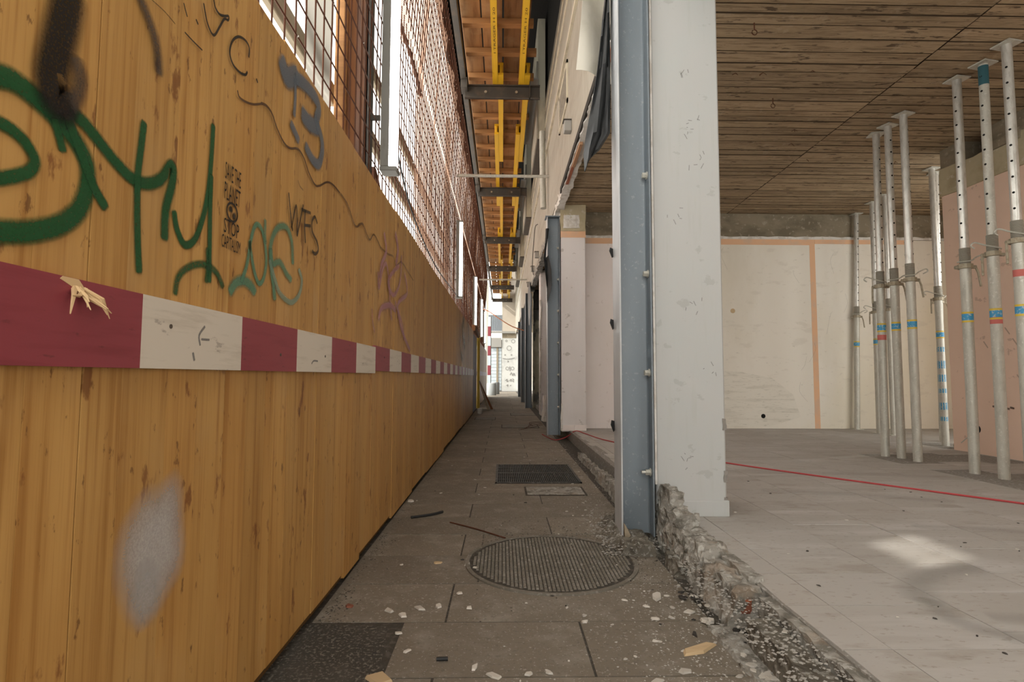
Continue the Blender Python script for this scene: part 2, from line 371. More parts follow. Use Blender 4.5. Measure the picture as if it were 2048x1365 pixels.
def obj(name, g, mats, parent=None, smooth=False, label=None):
    """one mesh object; g holds world coordinates"""
    if parent is not None: off = wloc(parent)
    else:
        xs, ys, zs = zip(*g.v); off = Vector(((min(xs) + max(xs)) / 2, (min(ys) + max(ys)) / 2, min(zs)))
    o = bpy.data.objects.new(name, mesh_of(name, g, mats, smooth, off)); COL.objects.link(o)
    if parent is not None: o.parent = parent
    else: o.location = off
    if label: o['label'] = label
    return o
def inst(name, me, loc, parent=None, rot=0.0, scale=None):
    o = bpy.data.objects.new(name, me); COL.objects.link(o)
    o.location = Vector(loc) - (wloc(parent) if parent else Vector((0, 0, 0)))
    o.rotation_euler = (0, 0, rot)
    if scale: o.scale = scale
    if parent: o.parent = parent
    return o
def tag(o, label, cat, group=None):
    o['label'] = label; o['category'] = cat
    if group: o['group'] = group
    return o
def thing(name, label, cat, loc, group=None):
    o = bpy.data.objects.new(name, None); COL.objects.link(o); o.location = loc; o.empty_display_size = 0.1
    return tag(o, label, cat, group)
def struct(o, label=None):
    o['kind'] = 'structure'
    if label: o['label'] = label
    return o
def catmull(pts, n=8):
    if len(pts) < 3:
        return [tuple(a + (b - a) * i / n for a, b in zip(pts[0], pts[1])) for i in range(n + 1)]
    P = [pts[0]] + list(pts) + [pts[-1]]; out = []
    for i in range(1, len(P) - 2):
        for k in range(n):
            t = k / n
            out.append(tuple(0.5 * (2 * b + (c - a) * t + (2 * a - 5 * b + 4 * c - d) * t * t + (3 * b - a - 3 * c + d) * t ** 3)
                             for a, b, c, d in zip(P[i - 1], P[i], P[i + 1], P[i + 2])))
    out.append(tuple(pts[-1]))
    return out
def ribbon(g, pts, w, soft, alpha, put, n=8):
    """paint stroke on a wall; put(u, v) gives the point in space"""
    if g.att is None: g.att = []
    c = [Vector((p[0], p[1])) for p in catmull(pts, n)]
    ds = [c[max(i, 1)] - c[max(i, 1) - 1] for i in range(len(c))]
    t0 = ds[0].normalized(); t1 = ds[-1].normalized()
    c = [c[0] - t0 * w * 0.45, c[0] - t0 * w * 0.2] + c + [c[-1] + t1 * w * 0.2, c[-1] + t1 * w * 0.45]
    m = len(c); offs = [-0.5 - soft * 0.25, -0.5 + soft * 0.35, 0, 0.5 - soft * 0.35, 0.5 + soft * 0.25]
    vs = []; at = []
    for i, p in enumerate(c):
        t = c[min(i + 1, m - 1)] - c[max(i - 1, 0)]
        t = t.normalized() if t.length > 1e-9 else Vector((1, 0))
        nrm = Vector((-t.y, t.x)); e = 1.0
        if i in (0, m - 1): e = 0.0
        ww = w * (0.62 if i in (0, m - 1) else 0.88 if i in (1, m - 2) else 1.0)
        for k, o in enumerate(offs):
            q = p + nrm * (o * ww); vs.append(put(q.x, q.y)); at.append(0.0 if k in (0, 4) else alpha * e)
    fs = [(i * 5 + k, i * 5 + k + 1, (i + 1) * 5 + k + 1, (i + 1) * 5 + k) for i in range(m - 1) for k in range(4)]
    g.add(vs, fs); g.att += at
    return g
def blot(g, u, v, ru, rv, alpha, put, seed=0, n=28, irr=0.25):
    if g.att is None: g.att = []
    vs = [put(u, v)]; at = [alpha]; fs = []
    for ri, (f, a) in enumerate(((0.35, 1), (0.6, 0.75), (0.82, 0.35), (1.0, 0.0))):
        for k in range(n):
            an = 2 * math.pi * k / n
            r = f * (1 + irr * noise.noise(Vector((math.cos(an) * 1.5 + seed, math.sin(an) * 1.5, seed * 3.1))))
            vs.append(put(u + ru * r * math.cos(an), v + rv * r * math.sin(an))); at.append(alpha * a)
    for k in range(n): fs.append((0, 1 + k, 1 + (k + 1) % n))
    for ri in range(3):
        for k in range(n):
            a = 1 + ri * n + k; b = 1 + ri * n + (k + 1) % n
            fs.append((a, a + n, b + n, b))
    g.add(vs, fs); g.att += at
    return g
def text_geom(s, put, w, h, u0, v0):
    """mesh letters fitted to a w x h field at (u0, v0)"""
    cu = bpy.data.curves.new('lettering', 'FONT'); cu.body = s; cu.resolution_u = 2
    o = bpy.data.objects.new('lettering', cu); COL.objects.link(o)
    dg = bpy.context.evaluated_depsgraph_get(); dg.update()
    me = bpy.data.meshes.new_from_object(o.evaluated_get(dg))
    vs = [v.co.copy() for v in me.vertices]; fs = [tuple(p.vertices) for p in me.polygons]
    bpy.data.objects.remove(o); bpy.data.meshes.remove(me)
    x0 = min(v.x for v in vs); x1 = max(v.x for v in vs); y0 = min(v.y for v in vs); y1 = max(v.y for v in vs)
    g = G(); g.add([put(u0 + (v.x - x0) / (x1 - x0) * w, v0 + (v.y - y0) / (y1 - y0) * h) for v in vs], fs)
    return g
rnd = random.uniform

# ================================================================== THE SETTING
ZF, ZC = 0.13, 3.31
# --- corridor pavement
g = G().box(-14, 0.93, -4, 40, -0.25, -0.004)
pav = struct(obj('floor_corridor', g, 'joint_dirt'), 'grey paved corridor floor strewn with crumbs')
pw, pd = 0.952, 0.353
pm = mesh_of('paver', G().box(-pw / 2, pw / 2, -pd / 2, pd / 2, -0.03, 0), 'paver')
hm = mesh_of('paver', G().box(-0.235, 0.235, -pd / 2, pd / 2, -0.03, 0), 'paver')
for r in range(-4, 80):
    y = 1.83 + 0.36 * r
    if r >= 30 and r % 3: continue
    big = r >= 30
    xs = (-0.20, ) if r % 2 else (0.28, -0.68)
    cols = [(-0.68, -0.20), (-0.20, 0.76)] if r % 2 else [(-0.68, 0.28), (0.28, 0.76)]
    for a, b in cols:
        if r <= 0 and a == -0.68: a = -0.35 + 0.03 * r
        me = pm if b - a > 0.9 else hm
        w = (b - a - 0.008) / (pw if me is pm else 0.47)
        o = inst('paver', me, ((a + b) / 2, y + (0.36 if big else 0), rnd(-0.002, 0)), pav, scale=(w, 3.03 if big else 1, 1))
# asphalt make-up under the hoarding foot
g = G().prism([(-0.72, 0.9), (-0.36, 0.9), (-0.34, 1.5), (-0.40, 1.98), (-0.72, 2.0)], -0.012, -0.0015)
obj('asphalt_patch', g, 'asphalt', pav)
# --- room floor
g = G().box(0.93, 6.7, -1.5, 8.0, -0.25, ZF - 0.004)
flo = struct(obj('floor', g, 'screed'), 'dusty grey tiled room floor')
tm = mesh_of('tile', G().box(-0.1984, 0.1984, -0.1434, 0.1434, -0.014, 0), 'floor_tile')
pits = [(3.45, 4.6, 4.85, 5.42), (3.5, 4.3, 3.55, 4.32), (4.75, 5.5, 5.8, 6.2)]
def inpit(x, y): return any(a < x < b and c < y < d for a, b, c, d in pits)
n = 0
for i in range(14):
    for j in range(-4, 21):
        x = 1.08 + 0.4 * (i + 0.5); y = 1.53 + 0.29 * (j + 0.5) + (0.10 if i % 2 else 0.0)
        if x > 5.0 and y < 5.5 or inpit(x, y): continue
        if y > 7.75: continue
        inst('tile', tm, (x, y, ZF + rnd(-0.0012, 0.0006)), flo)
for j in range(-4, 21):      # cut row along the shop front
    y = 1.53 + 0.29 * (j + 0.5)
    if 1.4 < y < 1.6 or 2.9 < y < 3.4: continue
    x0 = 0.945 + rnd(-0.012, 0.02) if y < 3 else 0.98 + rnd(-0.02, 0.05)
    g = G().prism([(x0, y - 0.1435), (1.0785, y - 0.1435), (1.0785, y + 0.1435), (x0 + rnd(-0.02, 0.02), y + 0.1435)], ZF - 0.014, ZF + rnd(-0.001, 0))
    obj('tile', g, 'floor_tile', flo)
# margin strips where the tiling is cut to the walls
obj('tile', G().box(0.98, 6.65, 7.62, 7.89, ZF - 0.02, ZF - 0.001), 'floor_tile', flo)
# broken tiles round the hole by the kerb
for poly in ([(0.955, 1.39), (1.03, 1.40), (1.01, 1.47), (0.955, 1.455)], [(0.96, 1.57), (1.07, 1.572), (1.066, 1.60), (0.962, 1.60)],
             [(1.005, 1.485), (1.074, 1.46), (1.074, 1.53), (1.02, 1.545)], [(1.036, 1.39), (1.076, 1.39), (1.075, 1.45), (1.02, 1.46)]):
    obj('tile', G().prism(poly, ZF - 0.03, ZF - 0.008 + rnd(-0.004, 0.004)), 'floor_tile', flo)

# --- ceiling: one child for each shuttering-board imprint
g = G().box(0.78, 6.7, -2.0, 8.1, ZC + 0.012, ZC + 0.28)
cei = struct(obj('ceiling', g, 'board_gap'), 'brown board-marked concrete ceiling')
for (xa, xb, seed) in ((0.80, 3.235, 1), (3.245, 6.68, 2)):
    random.seed(seed); y = -2.0
    while y < 7.88:
        w = random.choice((0.10, 0.12, 0.12, 0.145, 0.16)) * rnd(0.9, 1.1)
        y1 = min(y + w, 7.9)
        z = ZC + rnd(-0.003, 0.003)
        g = G().add([(xa + (y - 4.5) * 0.03 * (1 if seed == 2 else 0), y + 0.006, z), (xb + (y - 4.5) * 0.03 * (1 if seed == 1 else 0), y + 0.006, z), (xb + (y1 - 4.5) * 0.03 * (1 if seed == 1 else 0), y1 - 0.006, z + rnd(-0.002, 0.002)), (xa + (y1 - 4.5) * 0.03 * (1 if seed == 2 else 0), y1 - 0.006, z + rnd(-0.002, 0.002)),
                     (xa, y + 0.001, ZC + 0.014), (xb, y + 0.001, ZC + 0.014), (xb, y1 - 0.001, ZC + 0.014), (xa, y1 - 0.001, ZC + 0.014)],
                    [(3, 2, 1, 0)])
        g.add(g.v, [(0, 1, 5, 4), (1, 2, 6, 5), (2, 3, 7, 6), (3, 0, 4, 7)], 1)
        obj('board_imprint', g, ['board_concrete', 'board_gap'], cei)
        y = y1
random.seed(11)
# ragged slab edge above the shop front
obj('slab_edge', G().rough(0.755, 0.86, 3.2, 7.85, 3.235, 3.33, 0.05, 0.022, 3), 'plaster_white', cei)
# hooks and wire ends left in the ceiling
for hx, hy in ((1.72, 3.55), (2.35, 4.55), (2.28, 5.75)):
    g = G().tube([(hx, hy, ZC), (hx, hy, ZC - 0.05)], 0.004, 6)
    g.tube([(hx + 0.018 * math.sin(a), hy, ZC - 0.068 + 0.018 * math.cos(a)) for a in [i * math.pi / 6 for i in range(12)]], 0.0035, 5)
    tag(obj('ceiling_hook', g, 'rusty_steel'), 'small rusty ring hook hanging from the brown board-marked ceiling', 'hook', 'ring hooks in the room ceiling')
for i in range(12):
    hx, hy = rnd(1.5, 4.5), rnd(3.4, 6.5)
    g = G()
    for k in range(3):
        a = rnd(0, 6.3); g.tube([(hx, hy, ZC - 0.002), (hx + 0.03 * math.cos(a), hy + 0.012 * math.sin(a), ZC - rnd(0.012, 0.03))], 0.0022, 4)
    obj('wire_end', g, 'rusty_steel', cei)

# --- back wall
g = G().box(0.8, 6.7, 7.92, 8.12, 0.0, ZC + 0.02)
wb = struct(obj('wall_back', g, 'beam_concrete'), 'cream plastered back wall with bare concrete band at the top')
obj('plaster_panel', G().box(1.16, 2.9, 7.89, 7.93, ZF, 2.84), 'wall_pinkwhite', wb)
obj('plaster_panel', G().box(2.9, 4.56, 7.89, 7.93, ZF, 2.84), 'wall_cream', wb)
obj('plaster_panel', G().box(4.64, 6.69, 7.89, 7.93, ZF, 2.92), 'wall_cream', wb)
obj('orange_strip', G().box(4.56, 4.64, 7.888, 7.93, ZF, 2.84), 'orange_strip', wb, label='orange vertical strip')
obj('orange_strip', G().box(1.16, 4.64, 7.888, 7.93, 2.84, 2.925), 'orange_strip', wb, label='orange horizontal strip')
obj('orange_strip', G().box(4.64, 6.0, 7.885, 7.93, 2.86, 2.925), 'orange_strip', wb)
obj('ragged_edge', G().rough(1.16, 6.6, 7.885, 7.93, 2.925, 2.965, 0.045, 0.012, 5), 'plaster_white', wb)
g = G(); pts = [(3.0, 0.17), (3.9, 0.16), (4.35, 0.3), (4.25, 0.62), (3.95, 0.86), (3.5, 0.95), (3.0, 0.98)]
obj('scraped_patch', G().prism(pts, 7.886, 7.893, 'y'), 'wall_scraped', wb, label='scraped bare patch')
for hx, hz, r, m in ((3.39, 1.85, 0.035, 'chip_tan'), (3.80, 0.31, 0.032, 'hole_black'), (3.80, 0.31, 0.045, 'chip_tan')):
    poly = [(hx + r * math.cos(k * math.pi / 8), hz + r * math.sin(k * math.pi / 8)) for k in range(16)]
    obj('plug_hole', G().prism(poly, 7.884 if m != 'chip_tan' else 7.887, 7.9, 'y'), m, wb)
g = G()
for i in range(16):
    u, v = rnd(1.9, 6.2), rnd(0.5, 2.8)
    ribbon(g, [(u, v), (u + rnd(-0.05, 0.05), v - rnd(0.05, 0.15)), (u + rnd(-0.1, 0.1), v - rnd(0.15, 0.35))], 0.006, 0.6, 0.22, lambda a, b: (a, 7.884, b), 4)
obj('scratches', g, 'paint_scuff', wb)
g = G().box(1.17, 2.2, 7.878, 7.895, ZF, ZF + 0.075)
obj('skirting', g, 'column_pinkish', wb)
g = G()
for i in range(6): g.box(1.18 + i * 0.17, 1.345 + i * 0.17, 7.872, 7.88, ZF, ZF + 0.072)
obj('skirting_tile', g, 'wall_pinkwhite', wb)
# --- right wall with its beam
g = G().box(4.70, 4.95, -1.8, 5.62, 0.0, 2.84)
wr = struct(obj('wall_right', g, 'wall_pink'), 'pink plastered wall behind the front props')
# irregular plaster band above the pink paint
top = []; y = -2.4
g = G(); ys = [-1.8 + 0.2 * i for i in range(39)]
rows = [[(4.693 + 0.006 * noise.noise(Vector((yy * 3, 0, 1))), min(yy, 5.62), 2.80 + 0.05 * noise.noise(Vector((yy * 1.7, 3, 0)))) for yy in ys],
        [(4.690 + 0.01 * noise.noise(Vector((yy * 3, 7, 1))), min(yy, 5.62), 2.97) for yy in ys],
        [(4.700, min(yy, 5.62), 3.10 + 0.04 * noise.noise(Vector((yy * 2.2, 9, 0)))) for yy in ys]]
g.sheet(rows, 0.03)
obj('plaster_band', g, 'old_plaster', wr)
g = G().box(4.70, 4.95, -1.8, 5.08, 2.84, ZC + 0.01).box(4.70, 4.95, 5.36, 5.62, 2.84, ZC + 0.01).box(4.70, 4.95, 5.08, 5.36, 2.84, 3.08)
obj('beam', g, 'beam_concrete', wr)
obj('niche', G().box(4.93, 4.96, 5.06, 5.38, 3.0, ZC), 'facade_dark', wr)
obj('rubble_lump', G().rough(4.66, 4.74, 4.70, 5.02, 3.05, 3.13, 0.04, 0.02, 8), 'beam_concrete', wr)
for yy, zz, r in ((5.33, 0.37, 0.04),):
    poly = [(yy + r * math.cos(k * math.pi / 8), zz + r * math.sin(k * math.pi / 8)) for k in range(16)]
    obj('plug_hole', G().prism(poly, 4.697, 4.702, 'x'), 'hole_black', wr)
g = G().tube([(4.69, 5.34, 0.35), (4.67, 5.40, 0.29), (4.65, 5.47, 0.22)], 0.005, 5)
obj('wire_end', g, 'galvanised', wr)
g = G()
for k in range(5):
    u = 4.93 + k * 0.045; v = 0.60 + rnd(-0.012, 0.012); ribbon(g, [(u, v), (u + 0.03, v + rnd(-0.01, 0.01))], 0.02, 0.6, 0.7, lambda a, b: (4.6965, a, b), 4)
for k in range(6):
    u = 4.75 + rnd(0, 0.5); v = 0.9 + rnd(0, 0.5); ribbon(g, [(u, v), (u - 0.04, v - 0.06)], 0.012, 0.6, 0.4, lambda a, b: (4.6962, a, b), 4)
obj('red_marks', g, 'paint_brown', wr)
struct(obj('wall_rear_added', G().box(0.93, 2.6, -2.0, -1.8, 0, ZC + 0.02), 'wall_cream'), 'unseen cream rear wall added to dim the room')  # unseen wall added behind the camera to cut the light
struct(obj('wall_recess', G().box(6.66, 6.9, 3.0, 8.1, 0, 0.6).box(6.66, 6.9, 3.0, 8.1, 3.1, ZC + 0.02).box(6.66, 6.9, 6.0, 8.1, 0.6, 3.1).box(6.66, 6.9, 3.0, 3.3, 0.6, 3.1), 'wall_cream'), 'cream side wall of the recess with an added wide opening for light')  # unseen opening added to let daylight onto the back wall

# ================================================================== FACADE ABOVE THE SHOP FRONT
fac = struct(obj('wall_facade', G().box(0.775, 1.1, 0.0, 31.0, 3.34, 7.6), 'facade_dark'), 'beige clad facade above the shop front')
y = -2.4; k = 0
for (z0, z1, x0) in ((3.315, 4.66, 0.745), (4.69, 5.75, 0.735)):
    y = 0.05
    while y < 30.2:
        w = 2.3
        obj('cladding_panel', G().bbox(x0, 0.775, y + 0.006, y + w - 0.006, z0, z1, 0.004), 'facade_panel', fac)
        y += w
obj('cornice', G().box(0.715, 0.745, 0.05, 30.5, 4.655, 4.695), 'facade_cream', fac)
for z in (5.2, 5.5):
    obj('groove_trim', G().box(0.722, 0.74, 0.05, 30.5, z, z + 0.05), 'facade_cream', fac)
# ventilation grille on the cladding
gr = obj('vent_frame', G().box(0.728, 0.746, 6.05, 6.10, 4.05, 4.55).box(0.728, 0.746, 6.9, 6.95, 4.05, 4.55).box(0.728, 0.746, 6.05, 6.95, 4.05, 4.09).box(0.728, 0.746, 6.05, 6.95, 4.51, 4.55), 'facade_cream', fac)
for i in range(14):
    obj('vent_slat', G().box(0.734, 0.744, 6.1, 6.9, 4.10 + i * 0.03, 4.115 + i * 0.03), 'facade_panel', gr)
# projecting blind boxes of the upper floor
for i, y in enumerate((9.2, 13.85, 18.5, 23.1)):
    t = thing('blind_box', ('cream blind box on the facade above the first galvanised cross tube', 'cream blind box on the facade between the two galvanised cross tubes',
                            'cream blind box on the facade above the second galvanised cross tube', 'cream blind box on the facade close to the end wall')[i], 'facade box', (0.67, y + 0.8, 4.98), 'blind boxes on the facade')
    obj('box_shell', G().bbox(0.60, 0.734, y, y + 1.7, 5.0, 7.2, 0.006), 'facade_cream', t)
    obj('side_rail', G().box(0.575, 0.602, y - 0.02, y + 1.72, 5.02, 6.4), 'facade_panel', t)
    obj('bottom_lip', G().box(0.59, 0.74, y - 0.015, y + 1.715, 4.975, 5.005), 'dark_steel', t)
# shop-front lintel remains along the bottom of the cladding
for i, (ya, yb, za, m) in enumerate(((3.55, 4.35, 3.27, 'lath_red'), (4.30, 4.9, 3.285, 'lath_red'), (5.3, 5.9, 3.25, 'lath_brown'), (5.85, 6.5, 3.27, 'lath_red'), (6.4, 7.0, 3.285, 'lath_red'), (8.6, 10.2, 3.26, 'lath_brown'), (11.0, 12.6, 3.27, 'lath_red'))):
    obj('lath', G().bbox(0.765, 0.80, ya, yb, za - 0.045, za + 0.03, 0.003), m, fac)
obj('edge_flashing', G().box(0.738, 0.752, 3.4, 6.9, 3.25, 3.32), 'facade_dark', fac)
obj('ragged_edge', G().rough(0.75, 0.87, 8.2, 15.0, 3.22, 3.36, 0.08, 0.03, 9), 'rubble', fac)
for i, y in enumerate((5.75, 11.1, 12.6, 14.8)):
    t = G().bbox(0.665, 0.745, y, y + 0.10, 3.56 - (0.22 if i else 0), 3.68 - (0.22 if i else 0), 0.005)
    o = obj('anchor_bracket', t, 'grey_plate'); tag(o, ('grey steel anchor bracket on the cladding edge by the red laths', 'grey steel anchor bracket on the cladding under the loose black cable', 'grey steel anchor bracket on the cladding behind the black membrane', 'grey steel anchor bracket on the cladding at the dangling grey strip')[i], 'bracket', 'anchor brackets on the facade')
    obj('lip', G().box(0.655, 0.745, y - 0.005, y + 0.105, 3.68 - (0.22 if i else 0), 3.69 - (0.22 if i else 0)), 'dark_steel', o)
# downpipe
t = thing('downpipe', 'grey curved downpipe on the facade under the first blind box', 'pipe', (0.70, 8.75, 3.6))
obj('pipe', G().tube(catmull([(0.655, 8.9, 5.0), (0.655, 8.88, 4.6), (0.66, 8.85, 4.1), (0.665, 8.8, 3.65)], 6), 0.05, 10), 'galvanised', t, True)
tag(obj('loose_cable', G().tube(catmull([(0.70, 10.8, 3.95), (0.66, 11.0, 3.93), (0.65, 11.5, 3.6), (0.66, 12.0, 3.35), (0.70, 12.3, 3.2)], 6), 0.008, 5), 'black_rubber', None, True), 'thin black cable looping off the beige cladding', 'cable')

# ================================================================== COLUMNS
def column(x0, x1, y0, y1, m, label):
    t = thing('concrete_column', label, 'column', ((x0 + x1) / 2, (y0 + y1) / 2, ZF - 0.016))
    obj('shaft', G().bbox(x0, x1, y0, y1, ZF - 0.016, ZC + 0.012, 0.008), m, t)
    return t
c1 = column(0.835, 1.215, 2.955, 3.33, 'column_paint', 'white painted concrete column beside the blue steel column with large bolts')
obj('plinth', G().bbox(0.93, 1.225, 2.945, 3.0, ZF - 0.002, ZF + 0.085, 0.004), 'column_paint', c1)
obj('corner_strip', G().box(0.826, 0.837, 2.95, 3.1, 0.3, ZC), 'plaster_white', c1)
for z, s in ((0.62, 3), (0.34, 4), (0.2, 6)):
    obj('chipped_edge', G().rough(1.200, 1.218, 2.951, 2.97, z - 0.03, z + 0.03, 0.012, 0.006, s), 'screed', c1)
g = G(); put = lambda a, b: (a, 2.9535, b)
for (u, v, n) in ((1.06, 2.29, 8), (1.09, 2.10, 6), (0.98, 0.42, 6), (1.05, 1.25, 5), (0.95, 1.8, 5), (1.12, 0.9, 4), (1.0, 2.6, 4)):
    for i in range(n):
        a, b = u + rnd(-0.05, 0.05), v + rnd(-0.05, 0.05)
        ribbon(g, [(a, b), (a + rnd(-0.02, 0.02), b + rnd(-0.03, 0.03))], 0.004, 0.6, 0.5, put, 3)
obj('scuffs', g, 'paint_scuff', c1)
c2 = column(0.82, 1.165, 7.55, 7.92, 'column_pinkish', 'pinkish white concrete column at the corner of the back wall')
obj('bare_head', G().rough(0.815, 1.17, 7.535, 7.60, 2.93, ZC, 0.05, 0.014, 2), 'old_plaster', c2)
obj('plaster_scab', G().rough(0.85, 1.08, 7.525, 7.56, 2.97, 3.16, 0.03, 0.012, 4), 'plaster_white', c2)
obj('orange_band', G().box(0.816, 1.169, 7.546, 7.6, 2.84, 2.93), 'orange_strip', c2, label='faded orange band')
g = G()
for i in range(2): g.box(0.83 + i * 0.17, 0.995 + i * 0.17, 7.54, 7.56, ZF, ZF + 0.075)
obj('skirting', g, 'wall_pinkwhite', c2)
obj('chipped_edge', G().rough(0.812, 0.84, 7.54, 7.58, ZF, 0.5, 0.04, 0.014, 4), 'plaster_white', c2)
c3 = thing('concrete_column', 'narrow white plastered pier behind the blue steel column with small bolts', 'column', (0.95, 12.4, 0))
obj('shaft', G().bbox(0.85, 1.06, 12.2, 12.6, 0, 3.3, 0.01), 'column_pinkish', c3)
obj('chipped_edge', G().rough(0.84, 0.87, 12.18, 12.25, 0.2, 2.6, 0.06, 0.02, 4), 'plaster_white', c3)

def steel_column(x, y, z0, z1, label, bolts, group='blue steel columns', big=True):
    """H section: flanges face the corridor and the room"""
    t = thing('steel_column', label, 'column', (x + 0.09, y + 0.085, z0), group)
    d = 0.175; w = 0.178; tf = 0.0095
    obj('flange', G().bbox(x, x + tf, y, y + d, z0, z1, 0.002), 'pale_steel', t)  # corridor flange is a paler grey than web and room flange
    obj('flange', G().bbox(x + w - tf, x + w, y, y + d, z0, z1, 0.002), 'blue_steel', t)
    ym = y + d / 2; r = 0.015
    xa, xb = x + tf, x + w - tf
    prof = [(xa, ym - 0.004 - r), (xa + r * 0.3, ym - 0.004 - r * 0.3), (xa + r, ym - 0.004), (xb - r, ym - 0.004), (xb - r * 0.3, ym - 0.004 - r * 0.3), (xb, ym - 0.004 - r),
            (xb, ym + 0.004 + r), (xb - r, ym + 0.004), (xa + r, ym + 0.004), (xa, ym + 0.004 + r)]
    obj('web', G().prism(prof, z0, z1), 'blue_steel', t, True)
    for z, ln in bolts:
        hx = x + w - tf; by = y + 0.045; R = 0.013 if big else 0.012
        b = obj('bolt', G().prism([(by + R * 1.25 * math.cos(k * math.pi / 3), z + R * 1.25 * math.sin(k * math.pi / 3)) for k in range(6)], hx - 0.026, hx - 0.003, 'x'), 'galvanised', t)
        obj('washer', G().tube([(hx - 0.004, by, z), (hx, by, z)], R * 1.7, 14), 'galvanised', b)
        if ln: obj('thread', G().tube([(hx - 0.02 - ln, by, z), (hx - 0.02, by, z)], R * 0.66, 10), 'galvanised_bright', b)
    return t
s1 = steel_column(0.632, 2.905, 0.035, 3.42, 'tall blue grey steel column with four large bolts beside the white concrete column', [(2.0, 0.0), (1.445, 0.0), (0.90, 0.0), (0.365, 0.028)])
for z in (1.58, 1.17, 0.60):
    obj('tape_scrap', G().sheet([[(0.630, 3.06, z + 0.03), (0.612, 3.05, z + 0.035)], [(0.629, 3.05, z), (0.604, 3.03, z + 0.012)], [(0.629, 3.05, z - 0.02), (0.619, 3.03, z - 0.028)]], 0.003), 'black_membrane', s1, label='scrap of black tape')
obj('wooden_packer', G().prism([(0.645, 0.03), (0.66, 0.03), (0.675, 0.05), (0.65, 0.10), (0.642, 0.11)], 2.885, 2.905, 'y'), 'rail_wood', s1)
s2 = steel_column(0.625, 7.56, 0.06, 3.14, 'blue grey steel column with a row of small bolts by the pinkish column', [(0.45 + 0.45 * i, 0.0) for i in range(6)])
obj('top_plate', G().bbox(0.60, 0.81, 7.55, 7.75, 3.14, 3.155, 0.002), 'blue_steel', s2)
steel_column(0.63, 15.0, 0.0, 3.2, 'blue steel column in front of the peeling grey green wall', [])
steel_column(0.63, 18.3, 0.0, 3.2, 'blue steel column behind the peeling grey green wall', [])
steel_column(0.66, 23.0, 0.0, 3.2, 'blue steel column close to the graffiti covered end wall', [])
# bays further down
struct(obj('wall_bay', G().box(0.86, 1.5, 15.2, 15.45, 0.0, 3.3), 'green_wall'), 'peeling grey green wall in the far bay')
struct(obj('ceiling_bay', G().box(0.79, 4.0, 8.12, 30.0, 3.31, 3.6), 'board_concrete'), 'brown concrete soffit of the far bays')
struct(obj('floor_bay', G().box(0.93, 4.0, 8.0, 30.0, -0.2, 0.08), 'screed'), 'dusty floor of the far bays')
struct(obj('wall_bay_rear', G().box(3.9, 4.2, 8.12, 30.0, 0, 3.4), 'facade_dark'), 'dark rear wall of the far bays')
obj_k = obj('black_head', G().rough(0.86, 1.4, 15.1, 15.25, 2.75, 3.32, 0.1, 0.05, 4), 'facade_dark', bpy.data.objects['wall_bay'])

# hanging membranes and sheets
rows = []
for i in range(13):
    f = i / 12; z = 3.25 - 1.2 * f
    xl = 0.60 - 0.15 * max(0, f - 0.12) / 0.88 - 0.006 * math.sin(f * 9) + (0.02 * (f - 0.9) / 0.1 if f > 0.9 else 0); xr = 0.626 - (0.13 * (f - 0.84) / 0.16 if f > 0.84 else 0)
    rows.append([(xl + (xr - xl) * k / 8, 3.06 - 0.05 * math.sin(math.pi * k / 8 + f * 1.2) - 0.02 * math.sin(k * 1.4 + f * 5), z + (0.06 * k / 8 if i < 12 else 0.10 * k / 8)) for k in range(9)])
tag(obj('black_membrane', G().sheet(rows, 0.004), 'black_membrane', None, True), 'long torn black membrane hanging from the top of the tall blue steel column', 'membrane', 'torn black membranes')
rows = [[(0.60 + 0.045 * k / 3 + 0.01 * math.sin(i + k), 7.5 - 0.03 * math.sin(k * 1.3 + i), 2.95 - i * 0.21 + (0.25 * k / 3 if i > 2 else 0)) for k in range(4)] for i in range(6)]
for i, r in enumerate(rows):
    rows[i] = [(p[0] - 0.05 * max(0, 1 - abs(i - 2) / 2.0) + 0.03 * (i / 5), p[1], p[2]) for p in r]
tag(obj('black_membrane', G().sheet(rows, 0.004), 'black_membrane', None, True), 'torn black membrane at the head of the blue column with small bolts', 'membrane', 'torn black membranes')
rows = [[(0.71 + 0.02 * math.sin(k + i), 14.0 + 0.25 * k, 3.3 - 0.28 * i + 0.06 * k) for k in range(4)] for i in range(5)]
tag(obj('grey_strip', G().sheet(rows, 0.006), 'black_membrane'), 'dangling dark strip of lining on the far facade edge', 'membrane', 'torn black membranes')
rows = [[(0.455 + 0.19 * k / 6 + 0.05 * (i / 6), 3.28 - 0.05 * math.sin(k * 0.6 + i * 0.4), 2.80 + 0.62 * i / 6 - 0.10 * k / 6) for k in range(7)] for i in range(7)]
tag(obj('loose_sheet', G().sheet(rows, 0.003), 'sheet_cream', None, True), 'loose bent cream metal sheet hanging above the long black membrane', 'sheet')

# ================================================================== KERB AND THRESHOLD
def kerb(name, label, y0, y1, x0, x1, h, m, step, amp, seed, taper=0.2):
    o = obj(name, G().rough(x0, x1, y0, y1, -0.012, h, step, amp, seed, taper), m, None)
    return tag(o, label, 'kerb')
kerb('kerb_stone', 'long dark kerb stone along the broken edge of the tiled floor', 0.3, 1.80, 0.795, 0.885, 0.095, 'kerb_dark', 0.03, 0.008, 2, 0.1)
t = thing('broken_kerb', 'rough broken concrete kerb in front of the white column', 'kerb', (0.87, 2.4, -0.012))
obj('chunk', G().rough(0.79, 0.95, 1.93, 2.30, -0.012, 0.13, 0.022, 0.020, 5, 0.45), 'rubble', t)
obj('chunk', G().rough(0.80, 0.98, 2.28, 2.66, -0.012, 0.165, 0.022, 0.024, 7, 0.35), 'rubble', t)
obj('chunk', G().rough(0.815, 0.96, 2.62, 3.0, -0.012, 0.215, 0.022, 0.024, 9, 0.35), 'rubble', t)
